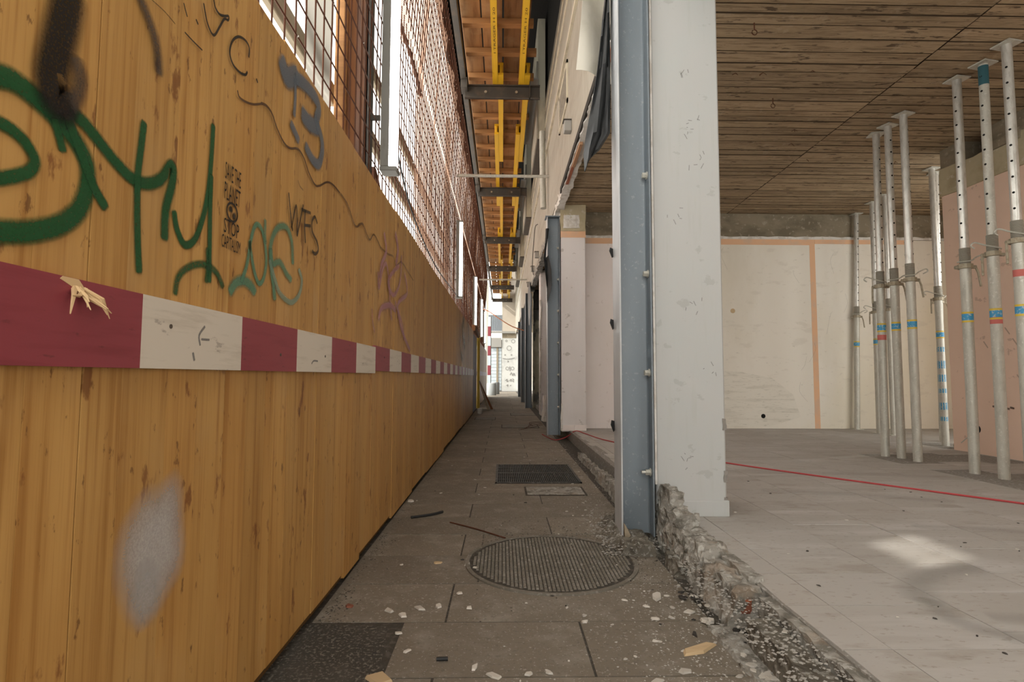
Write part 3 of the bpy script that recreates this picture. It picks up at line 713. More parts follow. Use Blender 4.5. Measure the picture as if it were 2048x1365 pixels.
obj('chunk', G().rough(0.83, 0.93, 2.76, 2.96, 0.05, 0.30, 0.022, 0.018, 12, 0.4), 'rubble', t)
obj('chunk', G().rough(0.76, 0.81, 2.42, 2.60, -0.012, 0.06, 0.02, 0.014, 13, 0.3), 'kerb_dark', t)
obj('slab_layer', G().prism([(0.93, 2.55), (0.975, 2.56), (0.98, 2.80), (0.95, 2.86), (0.92, 2.7)], 0.128, 0.142), 'screed', t)
obj('slab_layer', G().prism([(0.80, 2.18), (0.85, 2.16), (0.86, 2.30), (0.82, 2.36)], 0.03, 0.10), 'rubble', t)
tag(obj('brick', G().rough(0.835, 0.875, 1.93, 2.06, 0.055, 0.10, 0.03, 0.006, 2), 'brick_red'), 'dark red brick fragment set in the broken kerb', 'brick')
tag(obj('grey_render_patch', G().rough(0.905, 0.965, 2.03, 2.28, 0.06, 0.145, 0.03, 0.01, 6), 'rubble'), 'pale grey lump of render on the broken kerb', 'render')
kerb('broken_threshold', 'ragged concrete threshold running from the tall blue column to the far column', 3.36, 6.9, 0.94, 1.03, 0.115, 'rubble', 0.05, 0.022, 21, 0.4)
t = thing('shop_step', 'low broken concrete step beside the foot of the tall blue column', 'step', (0.8, 3.9, -0.012))
obj('chunk', G().rough(0.775, 0.885, 3.30, 3.9, -0.012, 0.13, 0.03, 0.02, 31, 0.3), 'rubble', t)
obj('chunk', G().rough(0.80, 0.885, 3.9, 4.7, -0.012, 0.085, 0.03, 0.02, 33, 0.3), 'rubble', t)
obj('chunk', G().rough(0.82, 0.89, 4.7, 5.9, -0.012, 0.05, 0.04, 0.02, 35, 0.3), 'rubble', t)
# low pit rubble round the steel foot
tag(obj('rubble_heap', G().rough(0.56, 0.80, 2.70, 3.3, -0.012, 0.05, 0.025, 0.024, 44, 0.5), 'kerb_dark'), 'dark crumbled heap around the foot of the tall blue column', 'rubble')
tag(obj('mortar_strip', G().rough(0.72, 0.83, 0.6, 1.95, -0.012, 0.012, 0.02, 0.010, 47, 0.2), 'rubble'), 'strip of pale crushed mortar between pavement and dark kerb', 'rubble')
tag(obj('mortar_bed', G().rough(0.895, 0.955, 0.6, 1.92, 0.03, 0.118, 0.022, 0.010, 48, 0.0), 'rubble'), 'crumbly pale mortar bed along the cut tile edge', 'rubble')
for i, (a, b, c, d) in enumerate(((0.84, 9.3, 0.35, 0.35), (0.80, 10.6, 0.25, 0.5), (0.95, 9.9, 0.3, 0.42))):
    tag(obj('rubble_block', G().rough(a, a + c, b, b + 0.45, -0.012 if i < 2 else 0.068, d, 0.08, 0.04, 50 + i, 0.3), 'plaster_white' if i == 1 else 'rubble'),
        ('low grey rubble block beyond the column with small bolts', 'upright pale rubble block beyond the column with small bolts', 'broken masonry lump behind the pale rubble block')[i], 'rubble')

# pits at the prop feet
for i, (a, b, c, d) in enumerate(pits):
    o = obj('rubble_pit', G().rough(a, b, c, d, ZF - 0.05, ZF - 0.012, 0.05, 0.012, 60 + i, 0.0), 'rubble', flo)

# ================================================================== HOARDING
HX = -0.67
random.seed(21)
def hoarding(label, seams, ztop, y0):
    t = thing('site_hoarding', label, 'hoarding', (HX - 0.02, y0, 0.0), 'timber hoardings along the corridor')
    for a, b in zip(seams[:-1], seams[1:]):
        zb = rnd(0.012, 0.05); dx = rnd(-0.0012, 0.0012); zt = ztop + rnd(-0.008, 0.008)
        p = obj('panel', G().box(HX - 0.027, HX - 0.010, a + 0.001, b - 0.001, zb + 0.004, zt - 0.004), 'hoarding_core', t)
        y = a + 0.0012; mean = 0.105 if a < 7 else 0.21
        while y < b - 0.002:
            y1 = min(y + rnd(0.8, 1.25) * mean, b - 0.0012)
            if b - y1 < 0.05: y1 = b - 0.0012
            d = dx + rnd(-0.0003, 0.0003)
            obj('board', G().box(HX - 0.012, HX + d, y, y1 - 0.0006, zb, zt), 'hoarding_wood', p)
            y = y1
    obj('foot_light_stop', G().box(HX - 0.12, HX - 0.03, seams[0], seams[-1], -0.005, 0.12), 'hoarding_core', t)  # dark strip added behind the boards to stop light leaking underneath
    return t
H1 = hoarding('long yellow shuttering panel hoarding covered with graffiti', [-1.6, -0.85, -0.1, 0.42, 0.88, 1.61, 1.97, 2.37, 2.62, 3.35, 4.11, 4.88, 5.6, 6.3, 6.93, 7.9, 8.8, 9.7, 10.6, 11.5, 12.43], 1.905, 0.0)
H2 = hoarding('short yellow hoarding beyond the yellow door post', [15.1, 16.3, 17.5, 18.7, 19.9, 21.1, 22.3, 23.1], 1.90, 15.0)
STROKES = [
('green',0.0334,0.5,1.00,[(0.694,1.270),(0.726,1.280),(0.766,1.274),(0.800,1.263),(0.837,1.245),(0.862,1.218),(0.865,1.179),(0.849,1.136),(0.814,1.104),(0.770,1.083),(0.724,1.070),(0.702,1.068)]),
('green',0.0199,0.5,1.00,[(0.698,1.213),(0.725,1.213),(0.749,1.205),(0.767,1.186),(0.761,1.168),(0.741,1.153),(0.719,1.141),(0.703,1.134)]),
('green',0.0249,0.5,1.00,[(0.827,1.285),(0.854,1.280),(0.888,1.264),(0.925,1.246),(0.969,1.233),(1.010,1.239),(1.048,1.262),(1.076,1.300),(1.086,1.292),(1.082,1.259),(1.067,1.207),(1.067,1.154)]),
('green',0.0171,0.5,1.00,[(0.797,1.256),(0.813,1.222)]),
('green',0.0201,0.4,1.00,[(0.824,1.266),(0.854,1.221),(0.881,1.184),(0.904,1.163)]),
('green',0.0182,0.4,1.00,[(0.991,1.345),(0.987,1.304),(0.982,1.252),(0.983,1.199),(0.989,1.130),(0.997,1.072)]),
('green',0.0181,0.4,1.00,[(1.094,1.208),(1.107,1.176),(1.136,1.153),(1.173,1.177),(1.202,1.241),(1.217,1.307),(1.223,1.380),(1.225,1.451)]),
('green',0.0184,0.4,1.00,[(1.225,1.332),(1.226,1.257),(1.230,1.170),(1.234,1.096)]),
('green',0.0172,0.6,0.85,[(1.109,1.048),(1.114,1.075),(1.133,1.097),(1.170,1.117),(1.215,1.127),(1.262,1.119),(1.293,1.092)]),
('green',0.0152,0.6,0.80,[(1.220,1.162),(1.225,1.123),(1.221,1.092)]),
('teal',0.0297,0.6,0.80,[(1.331,1.087),(1.356,1.110),(1.394,1.123),(1.434,1.118),(1.457,1.105)]),
('teal',0.0159,0.5,0.85,[(1.384,1.121),(1.410,1.169),(1.430,1.247),(1.454,1.286),(1.487,1.283),(1.514,1.243),(1.523,1.193),(1.509,1.149),(1.482,1.131),(1.453,1.158),(1.427,1.212),(1.421,1.230)]),
('teal',0.0167,0.5,0.70,[(1.508,1.312),(1.509,1.273),(1.515,1.254)]),
('teal',0.0235,0.6,0.75,[(1.713,1.238),(1.701,1.300),(1.662,1.333),(1.607,1.324),(1.565,1.288),(1.547,1.240),(1.565,1.204),(1.615,1.218),(1.665,1.194),(1.702,1.181)]),
('teal',0.0243,0.6,0.80,[(1.550,1.236),(1.560,1.179),(1.576,1.139),(1.585,1.106)]),
('pale',0.0197,0.5,0.70,[(1.546,1.206),(1.581,1.162),(1.622,1.125),(1.708,1.109),(1.774,1.145),(1.794,1.194),(1.768,1.223)]),
('blue',0.0707,0.4,0.80,[(1.591,1.816),(1.627,1.798),(1.692,1.840)]),
('blue',0.0223,0.4,0.80,[(1.686,1.832),(1.693,1.775),(1.689,1.709)]),
('blue',0.0323,0.4,0.80,[(1.670,1.667),(1.693,1.658),(1.726,1.645)]),
('blue',0.0503,0.4,0.80,[(1.705,1.837),(1.786,1.856),(1.876,1.861),(1.910,1.839),(1.889,1.794)]),
('blue',0.0613,0.4,0.80,[(1.766,1.745),(1.824,1.746),(1.899,1.765)]),
('blue',0.0411,0.4,0.80,[(1.882,1.785),(1.942,1.750),(1.957,1.705),(1.925,1.643),(1.863,1.632),(1.799,1.649)]),
('black',0.0618,0.6,0.93,[(0.807,1.465),(0.801,1.418),(0.790,1.357),(0.784,1.313),(0.794,1.290),(0.812,1.293)]),
('grey',0.0290,0.8,0.75,[(0.829,1.366),(0.837,1.349),(0.835,1.323),(0.826,1.300)]),
('grey',0.0251,0.9,0.80,[(0.960,1.571),(0.994,1.539),(1.013,1.510),(1.023,1.467)]),
('ink',0.0025,0.3,0.70,[(0.991,1.587),(1.031,1.591),(1.065,1.589)]),
('ink',0.0043,0.3,1.00,[(1.091,1.650),(1.099,1.638),(1.104,1.632)]),
('ink',0.0055,0.3,1.00,[(1.137,1.646),(1.143,1.642)]),
('ink',0.0035,0.3,1.00,[(1.099,1.593),(1.128,1.593),(1.163,1.595)]),
('ink',0.0061,0.3,1.00,[(1.162,1.700),(1.179,1.668),(1.206,1.657),(1.230,1.693),(1.249,1.725),(1.266,1.734),(1.268,1.745),(1.248,1.732),(1.227,1.722),(1.209,1.725),(1.200,1.739)]),
('ink',0.0069,0.3,1.00,[(1.375,1.709),(1.375,1.734),(1.352,1.739),(1.318,1.726),(1.290,1.697),(1.279,1.662),(1.296,1.642),(1.329,1.641),(1.359,1.651),(1.369,1.664)]),
('ink',0.0077,0.3,1.00,[(1.422,1.674),(1.427,1.670)]),
('brown',0.0064,0.3,0.90,[(1.323,1.588),(1.334,1.578),(1.369,1.584),(1.410,1.599),(1.459,1.626)]),
('brown',0.0079,0.3,0.90,[(1.455,1.625),(1.488,1.634),(1.523,1.629),(1.562,1.602),(1.614,1.583),(1.661,1.587),(1.723,1.611),(1.777,1.602),(1.822,1.572),(1.884,1.552),(1.931,1.564),(2.013,1.607),(2.086,1.623),(2.175,1.622)]),
('brown',0.0100,0.3,0.70,[(2.185,1.622),(2.291,1.607),(2.386,1.558),(2.440,1.556),(2.533,1.596),(2.622,1.567),(2.684,1.558),(2.769,1.606),(2.918,1.574)]),
('brown',0.0128,0.3,0.50,[(2.918,1.574),(3.104,1.581),(3.259,1.600),(3.347,1.562),(3.524,1.622),(3.764,1.608),(3.998,1.585)]),
('brown',0.0052,0.3,0.60,[(1.730,1.509),(1.747,1.497),(1.775,1.494)]),
('ink',0.0098,0.3,0.85,[(1.658,1.442),(1.679,1.376),(1.695,1.337)]),
('ink',0.0101,0.3,0.85,[(1.687,1.343),(1.721,1.424),(1.735,1.331)]),
('ink',0.0105,0.3,0.85,[(1.735,1.331),(1.779,1.443)]),
('ink',0.0109,0.3,0.85,[(1.796,1.430),(1.797,1.374),(1.807,1.327)]),
('ink',0.0109,0.3,0.85,[(1.768,1.426),(1.847,1.438)]),
('ink',0.0111,0.3,0.85,[(1.800,1.382),(1.850,1.394)]),
('ink',0.0118,0.3,0.85,[(1.914,1.423),(1.889,1.437),(1.863,1.412),(1.871,1.378),(1.919,1.355),(1.933,1.328),(1.904,1.308),(1.876,1.312)]),
('pink',0.0405,0.6,0.60,[(3.000,1.667),(3.055,1.586),(2.947,1.490),(2.909,1.412)]),
('pink',0.0553,0.6,0.60,[(3.313,1.749),(3.395,1.677),(3.345,1.584)]),
('pink',0.0300,0.5,0.60,[(2.866,1.424),(2.893,1.350),(2.972,1.464),(3.061,1.514),(3.142,1.433),(3.177,1.320),(3.238,1.219)]),
('pink',0.0345,0.5,0.55,[(3.520,1.658),(3.473,1.480),(3.279,1.368),(3.118,1.419),(3.267,1.512),(3.434,1.580)]),
('pink',0.0429,0.6,0.60,[(2.898,1.188),(2.967,1.250),(3.179,1.293),(3.342,1.286)]),
('pink',0.0391,0.6,0.55,[(3.641,1.560),(3.742,1.450),(3.425,1.337),(3.496,1.222),(3.665,1.140),(3.887,1.064)]),
('pink',0.0208,0.5,0.50,[(2.743,1.213),(2.767,1.150),(2.810,1.107)]),
('pink',0.0298,0.5,0.50,[(3.338,1.331),(3.593,1.207),(3.633,1.125)]),
('moss',0.2218,0.7,0.50,[(9.258,1.840),(8.942,1.599),(9.556,1.428)]),
('moss',0.1912,0.7,0.50,[(10.310,1.949),(10.664,1.591)]),
('moss',0.1450,0.7,0.45,[(8.609,1.692),(8.556,1.292),(8.998,1.147)]),
]
for i, (c, w, soft, al, pts) in enumerate(STROKES):
    g = G(); xo = HX + 0.0022 + i * 0.00012
    ribbon(g, pts, w, soft, al, lambda a, b: (xo, a, b))
    obj({'ink': 'marker_line', 'brown': 'marker_line'}.get(c, 'spray_stroke'), g, 'paint_' + c, H1)
g = G(); blot(g, 1.085, 0.55, 0.115, 0.15, 0.8, lambda a, b: (HX + 0.0022, a, b), 3)
blot(g, 1.06, 0.47, 0.05, 0.07, 0.5, lambda a, b: (HX + 0.0024, a, b), 5)
obj('spray_patch', g, 'paint_whitespray', H1, label='cloudy white spray patch')
# stencilled slogan
def letters(s, u0, v0, w, h, m='letter_ink', parent=H1):
    obj('stencil_lettering', text_geom(s, lambda a, b: (HX + 0.003, a, b), w, h, u0, v0), m, parent)
mat('letter_ink', (0.018, 0.014, 0.012), 0.7)
letters('SAVE THE', 1.285, 1.352, 0.078, 0.042); letters('PLANET', 1.285, 1.303, 0.078, 0.042)
letters('STOP', 1.288, 1.222, 0.075, 0.036); letters('CAPITALISM', 1.280, 1.185, 0.092, 0.032)
g = G(); ribbon(g, [(1.325 + 0.026 * math.cos(a), 1.280 + 0.022 * math.sin(a)) for a in [k * math.pi / 8 for k in range(17)]], 0.006, 0.2, 1, lambda a, b: (HX + 0.0031, a, b), 3)
blot(g, 1.318, 1.286, 0.013, 0.011, 1, lambda a, b: (HX + 0.0032, a, b), 2, 12); blot(g, 1.334, 1.273, 0.011, 0.012, 1, lambda a, b: (HX + 0.0033, a, b), 4, 12)
obj('stencil_globe', g, 'paint_stencil', H1)

# --- red and white barrier boards nailed to the hoarding
def barrier(name, label, edges, z0, z1, first_red, x1, dz=0.0):
    t = thing(name, label, 'barrier board', (HX + 0.01, edges[0], z0), 'striped barrier boards on the hoarding')
    red = first_red
    ya, yb = edges[0], edges[-1]
    for a, b in zip(edges[:-1], edges[1:]):
        fa = (a - ya) / (yb - ya) * dz; fb = (b - ya) / (yb - ya) * dz
        g = G().add([(HX + 0.002, a, z0 + fa), (x1, a, z0 + fa), (x1, b, z0 + fb), (HX + 0.002, b, z0 + fb), (HX + 0.002, a, z1 + fa), (x1, a, z1 + fa), (x1, b, z1 + fb), (HX + 0.002, b, z1 + fb)],
                    [(0, 3, 2, 1), (4, 5, 6, 7), (0, 1, 5, 4), (1, 2, 6, 5), (2, 3, 7, 6), (3, 0, 4, 7)])
        obj('red_stripe' if red else 'white_stripe', g, 'red_paint' if red else 'white_paint', t)
        red = not red
    return t
B1 = barrier('barrier_board', 'red and white striped barrier board with a splintered notch', [-0.9, -0.52, -0.14, 0.24, 0.62, 0.985, 1.361, 1.726, 2.076, 2.425, 2.79], 0.892, 1.026, True, HX + 0.020)
B2 = barrier('barrier_board', 'red and white striped barrier board ending at the yellow door post', [2.795 + 0.366 * i for i in range(27)], 0.905, 1.035, True, HX + 0.016, -0.012)
B3 = barrier('barrier_board', 'faded striped barrier board on the short far hoarding', [15.2 + 0.4 * i for i in range(20)], 0.89, 1.02, True, HX + 0.016)
sp = obj('notch', G().prism([(0.80, 1.021), (0.825, 1.012), (0.83, 1.004), (0.852, 1.002), (0.848, 1.013), (0.835, 1.0255), (0.805, 1.0255)], HX + 0.019, HX + 0.0208, 'x'), 'raw_splinter', B1)
for i in range(11):
    a = rnd(-0.05, 0.055); y = 0.838 + rnd(-0.012, 0.012)
    g = G().tube([(HX + 0.021, y, 1.012), (HX + 0.030 + rnd(0, 0.012), y + a * 0.5, 0.998), (HX + 0.034 + rnd(0, 0.02), y + a, 0.975 + rnd(-0.008, 0.02))], [0.004, 0.003, 0.0008], 4)
    obj('splinter', g, 'raw_splinter', sp)
for u, v in ((1.07, 0.975), (2.0, 0.95), (3.0, 0.98), (1.6, 0.94)):
    obj('nail_head', G().tube([(HX + 0.0195, u, v), (HX + 0.0215, u, v)], 0.0045, 8), 'dark_steel', B1 if u < 2.8 else B2)
g = G()
for pts, w in (([(1.19, 0.985), (1.17, 0.965), (1.175, 0.945)], 0.006), ([(1.18, 0.957), (1.21, 0.958)], 0.005), ([(1.15, 0.925), (1.155, 0.912)], 0.007), ([(1.86, 0.92), (1.88, 0.93), (1.92, 0.93)], 0.006)):
    g = G(); ribbon(g, pts, w, 0.5, 0.8, lambda a, b: (HX + 0.0205, a, b), 4); obj('marker_line', g, 'paint_scuff', B1)

# ================================================================== WIRE MESH, NET, SHEETING
MX = -0.765
def meshx(z):    # the upper panels lean in towards the scaffold
    return MX if z < 3.5 else MX + 0.12 * (z - 3.5) / 1.9
def wire_panel(label, y0, y1, z0, z1, xo, ties, step=0.1, rise=0.137):
    t = thing('wire_mesh_panel', label, 'wire mesh', (MX, (y0 + y1) / 2, z0), 'rusty wire mesh panels')
    g = G(); y = y0
    while y <= y1 + 1e-6:
        g.tube([(meshx(z0) + xo, y, z0), (meshx((z0 + z1) / 2) + xo + rnd(-0.004, 0.004), y, (z0 + z1) / 2), (meshx(z1) + xo, y, z1)], 0.0038, 4, cap=False); y += step
    o = obj('vertical_wires', g, 'rusty_steel', t); o['kind'] = 'stuff'
    g = G(); z = z0 + 0.05
    while z < z1:
        g.tube([(meshx(z) + xo + 0.006, y0 - 0.03, z), (meshx(z) + xo + 0.006, y1 + 0.03, z)], 0.0038, 4, cap=False); z += rise
    o = obj('horizontal_wires', g, 'rusty_steel', t); o['kind'] = 'stuff'
    g = G()
    for i in range(ties):
        y = y0 + step * random.randrange(int((y1 - y0) / step)); z = z0 + 0.05 + rise * random.randrange(int((z1 - z0) / rise)); x = meshx(z) + xo + 0.008
        r = rnd(0.004, 0.010)
        g.add([(x + r, y, z), (x - r, y, z), (x, y + r, z), (x, y - r, z), (x, y, z + r), (x, y, z - r)], [(0, 2, 4), (2, 1, 4), (1, 3, 4), (3, 0, 4), (2, 0, 5), (1, 2, 5), (3, 1, 5), (0, 3, 5)])
    if ties: o = obj('plaster_splash', g, 'tie_white', t); o['kind'] = 'stuff'
    return t
ends = [-1.2, 3.14, 8.3, 13.2, 18.0, 23.1]
names = ['before the rusty brown post', 'between the first and second tube light', 'between the second and third tube light', 'between the third and fourth tube light', 'beyond the fourth tube light']
for i in range(5):
    wire_panel('rusty wire mesh on the hoarding ' + names[i], ends[i] + 0.03, ends[i + 1] - 0.03, 1.80, 3.62, 0.0, 30 if i < 1 else 90, rise=0.137 if i < 3 else 0.274)
names = ['above the graffiti', 'over the first bay of added white sheeting', 'over the second tube light', 'over the third tube light', 'over the fourth tube light']
for i in range(5):
    wire_panel('upper rusty wire mesh leaning to the scaffold ' + names[i], ends[i] + 0.04, ends[i + 1] - 0.04, 3.63, 5.17, 0.012, 90, rise=0.137 if i < 3 else 0.274)
# debris net behind the mesh: gathered folds
rows = []
ny = 190
for i in range(15):
    z = 2.0 + 3.17 * i / 14
    r = []
    for j in range(ny):
        y = 5.2 + 17.9 * j / (ny - 1)
        fold = 0.022 * math.sin(y * 9.0 + 0.6 * math.sin(y * 2.3) + z * 0.8) + 0.018 * math.sin(y * 4.1 - z)
        r.append((meshx(z) - 0.075 + fold, y, z))
    rows.append(r)
g = G(); nr, nc = len(rows), ny
g.add([p for r in rows for p in r], [(i * nc + j, i * nc + j + 1, (i + 1) * nc + j + 1, (i + 1) * nc + j) for i in range(nr - 1) for j in range(nc - 1)])
tag(obj('debris_net', g, 'debris_net', None, True), 'reddish brown debris net hanging in folds behind the wire mesh', 'netting', 'debris nets')
rows = []; ny = 60
for i in range(12):
    z = 3.60 + 1.57 * i / 11
    rows.append([(meshx(z) - 0.05 + 0.018 * math.sin((3.3 + 1.85 * j / (ny - 1)) * 8 + z), 3.3 + 1.85 * j / (ny - 1), z + 0.05 * math.sin(j * 0.4) * (1 if i == 0 else 0)) for j in range(ny)])
g = G(); g.add([p for r in rows for p in r], [(i * ny + j, i * ny + j + 1, (i + 1) * ny + j + 1, (i + 1) * ny + j) for i in range(11) for j in range(ny - 1)])
tag(obj('debris_net', g, 'debris_net', None, True), 'reddish brown debris net bundled along the upper mesh above the first tube light', 'netting', 'debris nets')
# rolled lower edge of that net
tag(obj('net_roll', G().tube([(meshx(3.55) - 0.04 + 0.02 * math.sin(y * 3.1), y, 3.56 + 0.03 * math.sin(y * 2.2) + 0.02 * (y - 3.4)) for y in [3.3 + 0.045 * i for i in range(40)]], [0.016 + 0.006 * math.sin(i * 1.9) for i in range(40)], 8), 'rusty_steel', None, True), 'rolled rusty coloured edge of netting along the mesh overlap', 'netting')
# translucent sheets added outside to block and soften the sun, one gap left
def sheeting(label, y0, y1, z0, z1, x=-1.02):
    g = G(); n = max(2, int((y1 - y0) * 4)); m = 10
    rows = [[(x + 0.015 * math.sin(3.0 * (y0 + (y1 - y0) * j / n) + i), y0 + (y1 - y0) * j / n, z0 + (z1 - z0) * i / m) for j in range(n + 1)] for i in range(m + 1)]
    g.add([p for r in rows for p in r], [(i * (n + 1) + j, i * (n + 1) + j + 1, (i + 1) * (n + 1) + j + 1, (i + 1) * (n + 1) + j) for i in range(m) for j in range(n)])
    return tag(obj('added_sheeting', g, 'added_sheeting', None, True), label, 'sheeting', 'added sun-blocking white sheeting outside the mesh')
sheeting('added sun-blocking translucent white sheeting outside the mesh above the grey rail', -4.0, 3.3, 2.40, 6.3)
sheeting('added sun-blocking translucent white sheeting hanging under the grey rail at the near end', -4.0, 1.02, 0.0, 2.40)
sheeting('added sun-blocking translucent white sheeting hanging under the grey rail by the rusty post', 1.36, 3.3, 0.0, 2.40)
sheeting('added sun-blocking translucent white sheeting outside the debris net', 3.3, 23.6, 0.02, 6.3, -1.06)
# rails and posts behind the mesh
tag(obj('guard_rail', G().bbox(-0.985, -0.955, -2.0, 3.0, 2.40, 2.52, 0.004), 'rail_wood'), 'weathered grey plank rail behind the near wire mesh', 'rail', 'street side rails')
tag(obj('guard_rail', G().bbox(-0.985, -0.955, 3.25, 9.0, 2.55, 2.67, 0.004), 'rail_wood'), 'lower weathered plank rail behind the mesh after the rusty post', 'rail', 'street side rails')
tag(obj('guard_rail', G().bbox(-0.985, -0.955, 3.25, 9.0, 3.05, 3.17, 0.004), 'rail_wood'), 'upper weathered plank rail behind the mesh after the rusty post', 'rail', 'street side rails')
t = thing('timber_post', 'rusty brown timber post behind the first tube light', 'post', (-0.84, 2.95, 0))
obj('plank', G().bbox(-0.85, -0.80, 2.86, 3.04, 0.0, 5.1, 0.004), 'post_wood', t)
obj('plank', G().bbox(-0.90, -0.85, 2.80, 2.98, 0.0, 5.1, 0.004), 'joist_wood', t)
t = thing('steel_post', 'dark steel channel post beside the rusty brown post', 'post', (-0.84, 3.12, 0), 'dark steel hoarding posts')
obj('channel', G().box(-0.86, -0.79, 3.05, 3.06, 0, 5.1).box(-0.80, -0.79, 3.05, 3.20, 0, 5.1).box(-0.86, -0.79, 3.19, 3.20, 0, 5.1), 'dark_steel', t)
for i, y in enumerate((8.62, 13.5, 17.4, 20.8)):
    o = obj('steel_post', G().box(-0.94, -0.88, y, y + 0.01, 0, 5.1).box(-0.89, -0.88, y, y + 0.12, 0, 5.1), 'dark_steel')
    tag(o, 'dark steel post behind the %s tube light' % ('second', 'third', 'fourth', 'fifth')[i], 'post', 'dark steel hoarding posts')
# torn film caught between post and rail
rows = [[(-0.90 + 0.02 * math.sin(k + i), 2.33 + 0.42 * k / 4 + 0.03 * math.sin(i * 1.3), 1.9 + 2.2 * i / 8) for k in range(5)] for i in range(9)]
g = G(); g.add([p for r in rows for p in r], [(i * 5 + j, i * 5 + j + 1, (i + 1) * 5 + j + 1, (i + 1) * 5 + j) for i in range(8) for j in range(4)])
tag(obj('torn_film', g, 'torn_film', None, True), 'torn grey plastic film caught behind the mesh beside the rusty post', 'film')
tag(obj('hanging_rope', G().tube(catmull([(-0.81, 3.30, 2.16), (-0.81, 3.42, 2.09), (-0.81, 3.52, 1.97), (-0.81, 3.8, 1.92), (-0.81, 4.1, 1.96), (-0.81, 4.5, 1.84)], 6), [0.022] * 31, 6), 'rusty_steel', None, True), 'thick rusty red rope sagging behind the hoarding top', 'rope')

# --- tube lights on the mesh
def tube_light(i, y, z0):
    ordn = ('first', 'second', 'third', 'fourth', 'fifth')[i]
    t = thing('tube_light', '%s upright tube light along the mesh counted from the rusty brown post' % ordn, 'lamp', (-0.68, y, z0), 'upright tube lights along the hoarding')
    h = 1.24
    prof = [(-0.735, y - 0.05), (-0.685, y - 0.05), (-0.685, y + 0.05), (-0.735, y + 0.05)]
    obj('housing', G().prism(prof, z0 + 0.03, z0 + h - 0.03), 'lamp_body', t)
    pr = [(-0.685, y - 0.045)] + [(-0.675 + 0.036 * math.sin(a), y - 0.045 * math.cos(a)) for a in [math.pi * k / 8 for k in range(9)]] + [(-0.685, y + 0.045)]
    obj('diffuser', G().prism(pr, z0 + 0.03, z0 + h - 0.03), 'lamp_glow', t)
    for a in (z0, z0 + h - 0.03):
        obj('end_cap', G().bbox(-0.738, -0.634, y - 0.053, y + 0.053, a, a + 0.03, 0.006), 'lamp_body', t)
    if i: obj('fixing_strap', G().tube([(-0.74, y, z0 + 0.3), (-0.75, y + 0.01, z0 + 0.3)], 0.012, 6), 'dark_steel', t)
    else: obj('fixing_strap', G().box(-0.79, -0.735, y - 0.07, y - 0.055, z0 + 0.3, z0 + 0.33), 'dark_steel', t)
for i, y in enumerate((3.22, 8.5, 13.3, 17.2, 20.5)):
    tube_light(i, y, 2.10)
tag(obj('lamp_cable', G().tube(catmull([(-0.70, 3.20, 2.55), (-0.69, 3.3, 2.50), (-0.70, 3.5, 2.36), (-0.71, 4.2, 2.15), (-0.70, 5.5, 2.02), (-0.70, 7.0, 2.06), (-0.70, 8.45, 2.11)], 5), 0.006, 5), 'black_rubber', None, True), 'thin dark cable slung between the first two tube lights', 'cable')

# ================================================================== SCAFFOLD OVERHEAD
SC = thing('protection_scaffold', 'overhead protective scaffold of yellow beams and brown planks on dark steel cross beams', 'scaffold', (0, 16, 5.2))
beams_y = [-0.9, 3.7, 8.15, 12.75, 17.4, 22.1, 26.8, 31.4]
for y in beams_y:
    zt, zb = 5.40, 5.19
    g = G().box(-0.60, 0.565, y + 0.05, y + 0.062, zb, zt).box(-0.60, 0.565, y, y + 0.062, zb, zb + 0.014).box(-0.60, 0.565, y, y + 0.062, zt - 0.014, zt)
    b = obj('cross_beam', g, 'dark_steel', SC)
    for x in (-0.28, 0.20):
        obj('bolt_head', G().tube([(x, y + 0.03, zb + 0.11), (x, y + 0.051, zb + 0.11)], 0.022, 8), 'rail_wood', b)
    obj('end_stiffener', G().box(0.40, 0.415, y, y + 0.05, zb, zt), 'dark_steel', b)
    obj('bracket_foot', G().box(-0.66, -0.56, y - 0.10, y + 0.12, 5.30, 5.44), 'dark_steel', b)
for a, b in zip(beams_y[:-1], beams_y[1:]):
    obj('edge_beam', G().box(-0.66, -0.58, a + 0.12, b - 0.10, 5.42, 5.58), 'dark_steel', SC)
# yellow formwork beams, lapped pairs
def hbeam(x, y0, y1, letter=False):
    z = 5.405
    b = obj('formwork_beam', G().box(x - 0.04, x + 0.04, y0, y1, z, z + 0.04).box(x - 0.014, x + 0.014, y0, y1, z + 0.04, z + 0.16).box(x - 0.04, x + 0.04, y0, y1, z + 0.16, z + 0.2), 'yellow_beam', SC)
    if letter:
        ym = y0 + (y1 - y0) * letter
        obj('lettering', text_geom('I TRÄGER H 20', lambda a, c: (x + 0.018 - c, ym - a, z - 0.0015), 0.95, 0.035, 0, 0), 'letter_dark', b)
for xc in (-0.13, 0.275):
    s = -0.045 if xc < 0 else 0.045
    ylist = [(-1.5, 3.2, 0), (2.9, 8.45, 0), (7.9, 11.2, 0), (9.9, 14.2, 0), (13.3, 18.0, 0), (17.0, 21.6, 0), (20.9, 25.6, 0), (25.0, 29.9, 0), (29.0, 31.6, 0)]
    for k, (a, b, _) in enumerate(ylist):
        hbeam(xc + (0 if k % 2 else 0.084), a, b, 0.80 if k == 1 else False)
# joists
y = 0.4
while y < 31.2:
    if not any(abs(y - b) < 0.12 for b in beams_y):
        obj('joist', G().bbox(-0.56, 0.44 + rnd(-0.05, 0.05), y, y + 0.10, 5.607, 5.69, 0.004), 'joist_wood', SC)
    y += 0.66
# deck planks
for k, (xa, xb) in enumerate(((-0.58, -0.31), (-0.30, -0.02), (-0.005, 0.27), (0.28, 0.36))):
    y = -1.6 - 0.9 * (k % 2)
    while y < 31.3:
        L_ = 3.9
        obj('deck_plank', G().bbox(xa + 0.004, xb - 0.004, y, min(y + L_ - 0.015, 31.4), 5.692, 5.722, 0.003), 'deck_wood', SC)
        y += L_
